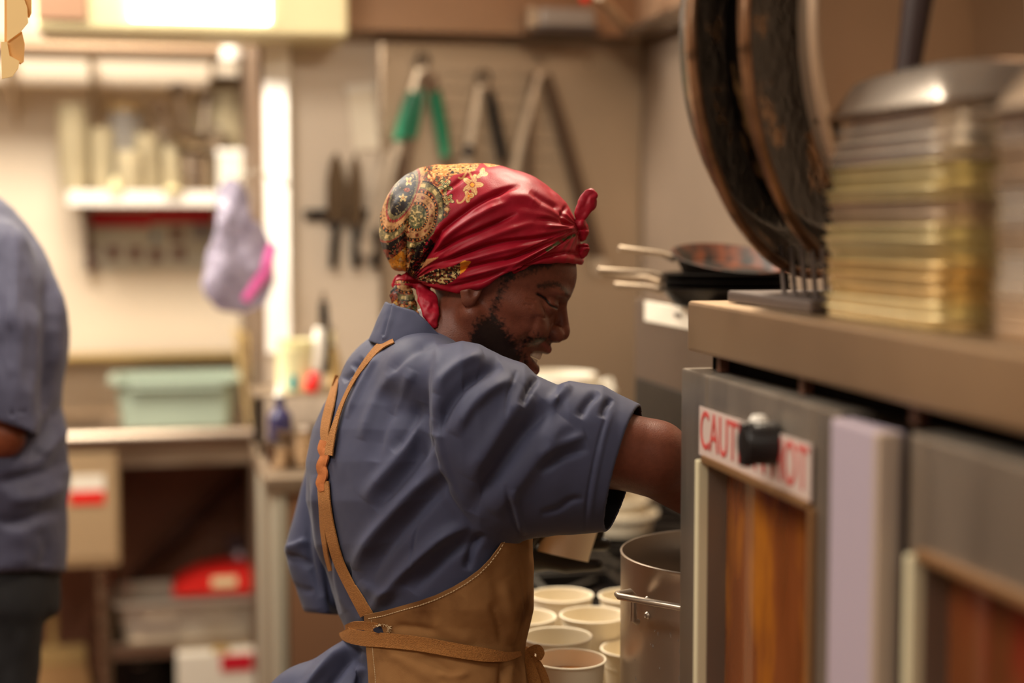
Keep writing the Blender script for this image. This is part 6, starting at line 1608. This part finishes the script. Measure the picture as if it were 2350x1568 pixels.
# ================================================================ second cook at the left edge
D2 = 2.55; SU2 = D2/F_PX
cook2 = thing('person', 'second cook at the left edge in dark blue shirt and black trousers', 'person', (0, 0, 0))
R2Y = [420, 450, 480, 520, 560, 600, 640, 680, 720, 760, 830, 880, 930, 965, 1000, 1040, 1080, 1160, 1240, 1310, 1330]
R2X = [-30, -5, 30, 62, 90, 112, 132, 146, 156, 160, 156, 146, 142, 152, 152, 158, 166, 158, 158, 150, 148]
def body2_t(P, off=0.0):
    R = np.interp(P[1], R2Y, R2X); L = np.interp(P[1], [420, 520, 700, 1000, 1310], [-190, -240, -230, -225, -205])
    h = np.maximum((R-L)/2+off, 8); c = (L+R)/2; k = np.sqrt(((P[0]-c)/h)**2+(P[2]/(h*1.12+25))**2)+1e-6
    f = (k-1)*h*0.9
    return smax(f, 445-P[1], 20)
def shirt2_sdf(P):
    f = smax(body2_t(P), P[1]-1312, 4)
    s = chain(P, [(-20, 590, 130), (0, 760, 190), (2, 990, 215)], [92, 96, 92], 10)
    cutp = (P[1]-992)*0.93-(P[0]-60)*0.34
    s = smax(s, cutp, 4); s = smax(s, -smax(chain(P, [(2, 860, 212), (2, 1060, 218)], [80, 82]), 945-P[1], 2), 3)
    f = smin(f, s, 18)
    s2 = smax(chain(P, [(-60, 590, -130), (-80, 980, -180)], [88, 84], 10), P[1]-985, 4)
    f = smin(f, s2, 18)
    f = smax(f, -cap(P, (-120, 400, 0), (-100, 480, 0), 74, 74), 6)
    c = np.abs(np.sqrt(((P[0]+105)/1.05)**2+P[2]**2)-88)-5; c = smax(smax(c, 402-P[1]-0.2*P[0]*0, 3), P[1]-500, 3)
    return smin(f, c, 6)
F2 = [([(40, 520), (30, 640), (24, 760)], 7, 16), ([(100, 600), (112, 720), (108, 850), (92, 960)], -12, 13), ([(128, 640), (142, 740), (132, 850)], 6, 14), ([(60, 640), (74, 760), (62, 900)], -6, 18),
      ([(150, 925), (120, 960), (96, 1010), (60, 1060)], -14, 14), ([(160, 975), (130, 1010), (100, 1050)], 10, 14), ([(166, 1050), (110, 1080), (40, 1100), (-20, 1110)], -10, 16), ([(160, 1110), (90, 1140), (10, 1150)], 10, 18),
      ([(158, 1170), (100, 1180), (40, 1200), (-20, 1190)], -9, 14), ([(40, 1200), (50, 1260), (44, 1310)], 6, 20), ([(90, 1210), (104, 1260), (100, 1310)], -6, 14), ([(28, 560), (26, 760), (30, 900)], -3, 4), ([(-40, 985), (20, 975), (75, 1000)], -2, 4)]
def disp2(V, N):
    o = np.zeros(len(V))
    for pts, am, wd in F2:
        d, s, t = seg_dist(V[:, 0], V[:, 1], smooth_line(pts, 12)); o += am*np.exp(-(d/wd)**2)*np.clip(np.minimum(t, 1-t)/0.2, 0, 1)*np.clip(N[:, 2]*2+0.4, 0, 1)
    return o+4*fbm(V[:, 0]/70, V[:, 1]/110, V[:, 2]/80, 3)
make_fig('shirt', shirt2_sdf, axis([(-330, 6), (190,)]), axis([(390, 6), (1330,)]), axis([(-330, 8), (340,)]), mat('dark_blue_cotton', srgb(66, 66, 88), 0.65, noise=0.05, nscale=30, bump=0.1, bscale=1200, sheen=0.1), cook2, disp=disp2, d0=D2, su=SU2)
def body2_sdf(P):
    P0 = P; P = [P[0]+np.clip((440-P[1])/120, 0, 1)*75, P[1], P[2]]; x, y, w_ = P
    f = ell(P, (-105, 215, 0), (134, 118, 100)); f = smin(f, ell(P, (-150, 265, 0), (84, 118, 80)), 24)
    f = smin(f, cap(P, (-205, 372, 0), (-120, 330, 0), 38, 60), 22)
    f = smin(f, cap(P, (-232, 262, 0), (-246, 296, 0), 12, 18), 10)
    f = smin(f, cap(P, (-225, 330, 0), (-215, 332, 0), 16, 26), 8)
    f = smax(f, -ell([x, y, np.abs(w_)], (-232, 250, 42), (20, 15, 24)), 10); f = smin(f, ell([x, y, np.abs(w_)], (-212, 252, 40), (18, 15, 20)), 5)
    f = smin(f, ell([x, y, np.abs(w_)], (-88, 278, 100), (20, 32, 9), ang=-12), 5)
    f = smin(f, cap(P, (-105, 340, 0), (-85, 500, 0), 66, 76), 20)
    P = P0
    f = smin(f, smax(body2_t(P, -30), P[1]-1330, 10), 20)
    f = smin(f, chain(P, [(-20, 610, 140), (5, 1000, 212), (-235, 1095, 250)], [66, 52, 34], 14), 16)
    f = smin(f, chain(P, [(-60, 610, -130), (-80, 1010, -175), (-270, 1070, -140)], [64, 50, 34], 14), 16)
    f = smin(f, hand(P, (-225, 1092, 248), (-1, 0.12, 0.05), (0, -0.4, -1), (0, 1, 0), 0.72, 0.5), 8)
    f = smin(f, hand(P, (-262, 1068, -142), (-1, 0.1, 0.1), (0, -0.4, 1), (0, 1, 0), 0.72, 0.5), 8)
    for s_ in (-1, 1): f = smin(f, chain(P, [(-20, 1330, 85*s_), (-10, 1960, 90*s_), (10, 2500, 90*s_), (-80, 2580, 95*s_)], [92, 66, 44, 34], 20), 24)
    return f
def skin2(V, N):
    c = np.tile(np.array(srgb(132, 70, 44)), (len(V), 1))*(1+0.08*fbm(V[:, 0]/40, V[:, 1]/40, V[:, 2]/40, 2))[:, None]
    x, y = V[:, 0]+np.clip((440-V[:, 1])/120, 0, 1)*75, V[:, 1]; hair = (y < 240+0.9*(x+190)) & (y < 330) & ~((x < -165) & (y > 180)) & (y < 340)
    return mixc(c, hair.astype(float), srgb(24, 18, 16)).astype(np.float32)
make_fig('body', body2_sdf, axis([(-540, 7), (190,)]), axis([(80, 5), (420, 9), (2640,)]), axis([(-340, 7), (360,)]), M_SKIN, cook2, color=skin2, d0=D2, su=SU2)
def trous2(P):
    f = smax(smin(body2_t([P[0], np.minimum(P[1], 1300), P[2]], -14), 9999+P[0]*0, 1), np.maximum(1240-P[1], P[1]-1420), 30)
    for s_ in (-1, 1): f = smin(f, chain(P, [(-25, 1380, 84*s_), (-35, 1960, 92*s_), (10, 2510, 92*s_)], [128, 90, 66], 20), 24)
    return smax(f, P[1]-2520, 4)
make_fig('trousers', trous2, axis([(-260, 8), (200,)]), axis([(1230, 9), (2540,)]), axis([(-300, 9), (300,)]), bpy.data.materials['black_twill'], cook2, d0=D2, su=SU2, disp=lambda V, N: 4*fbm(V[:, 0]/60, V[:, 1]/90, V[:, 2]/60, 2))
for s_ in (-1, 1):
    make_fig('shoe', lambda P: smax(smin(cap(P, (20, 2570, 95*s_), (-130, 2600, 105*s_), 50, 40), cap(P, (10, 2500, 92*s_), (10, 2570, 92*s_), 44, 48), 16), P[1]-2628, 6),
             axis([(-200, 7), (100,)]), axis([(2450, 7), (2650,)]), axis([(s_*100-90, 7), (s_*100+90,)]), M_BLACK, cook2, d0=D2, su=SU2)
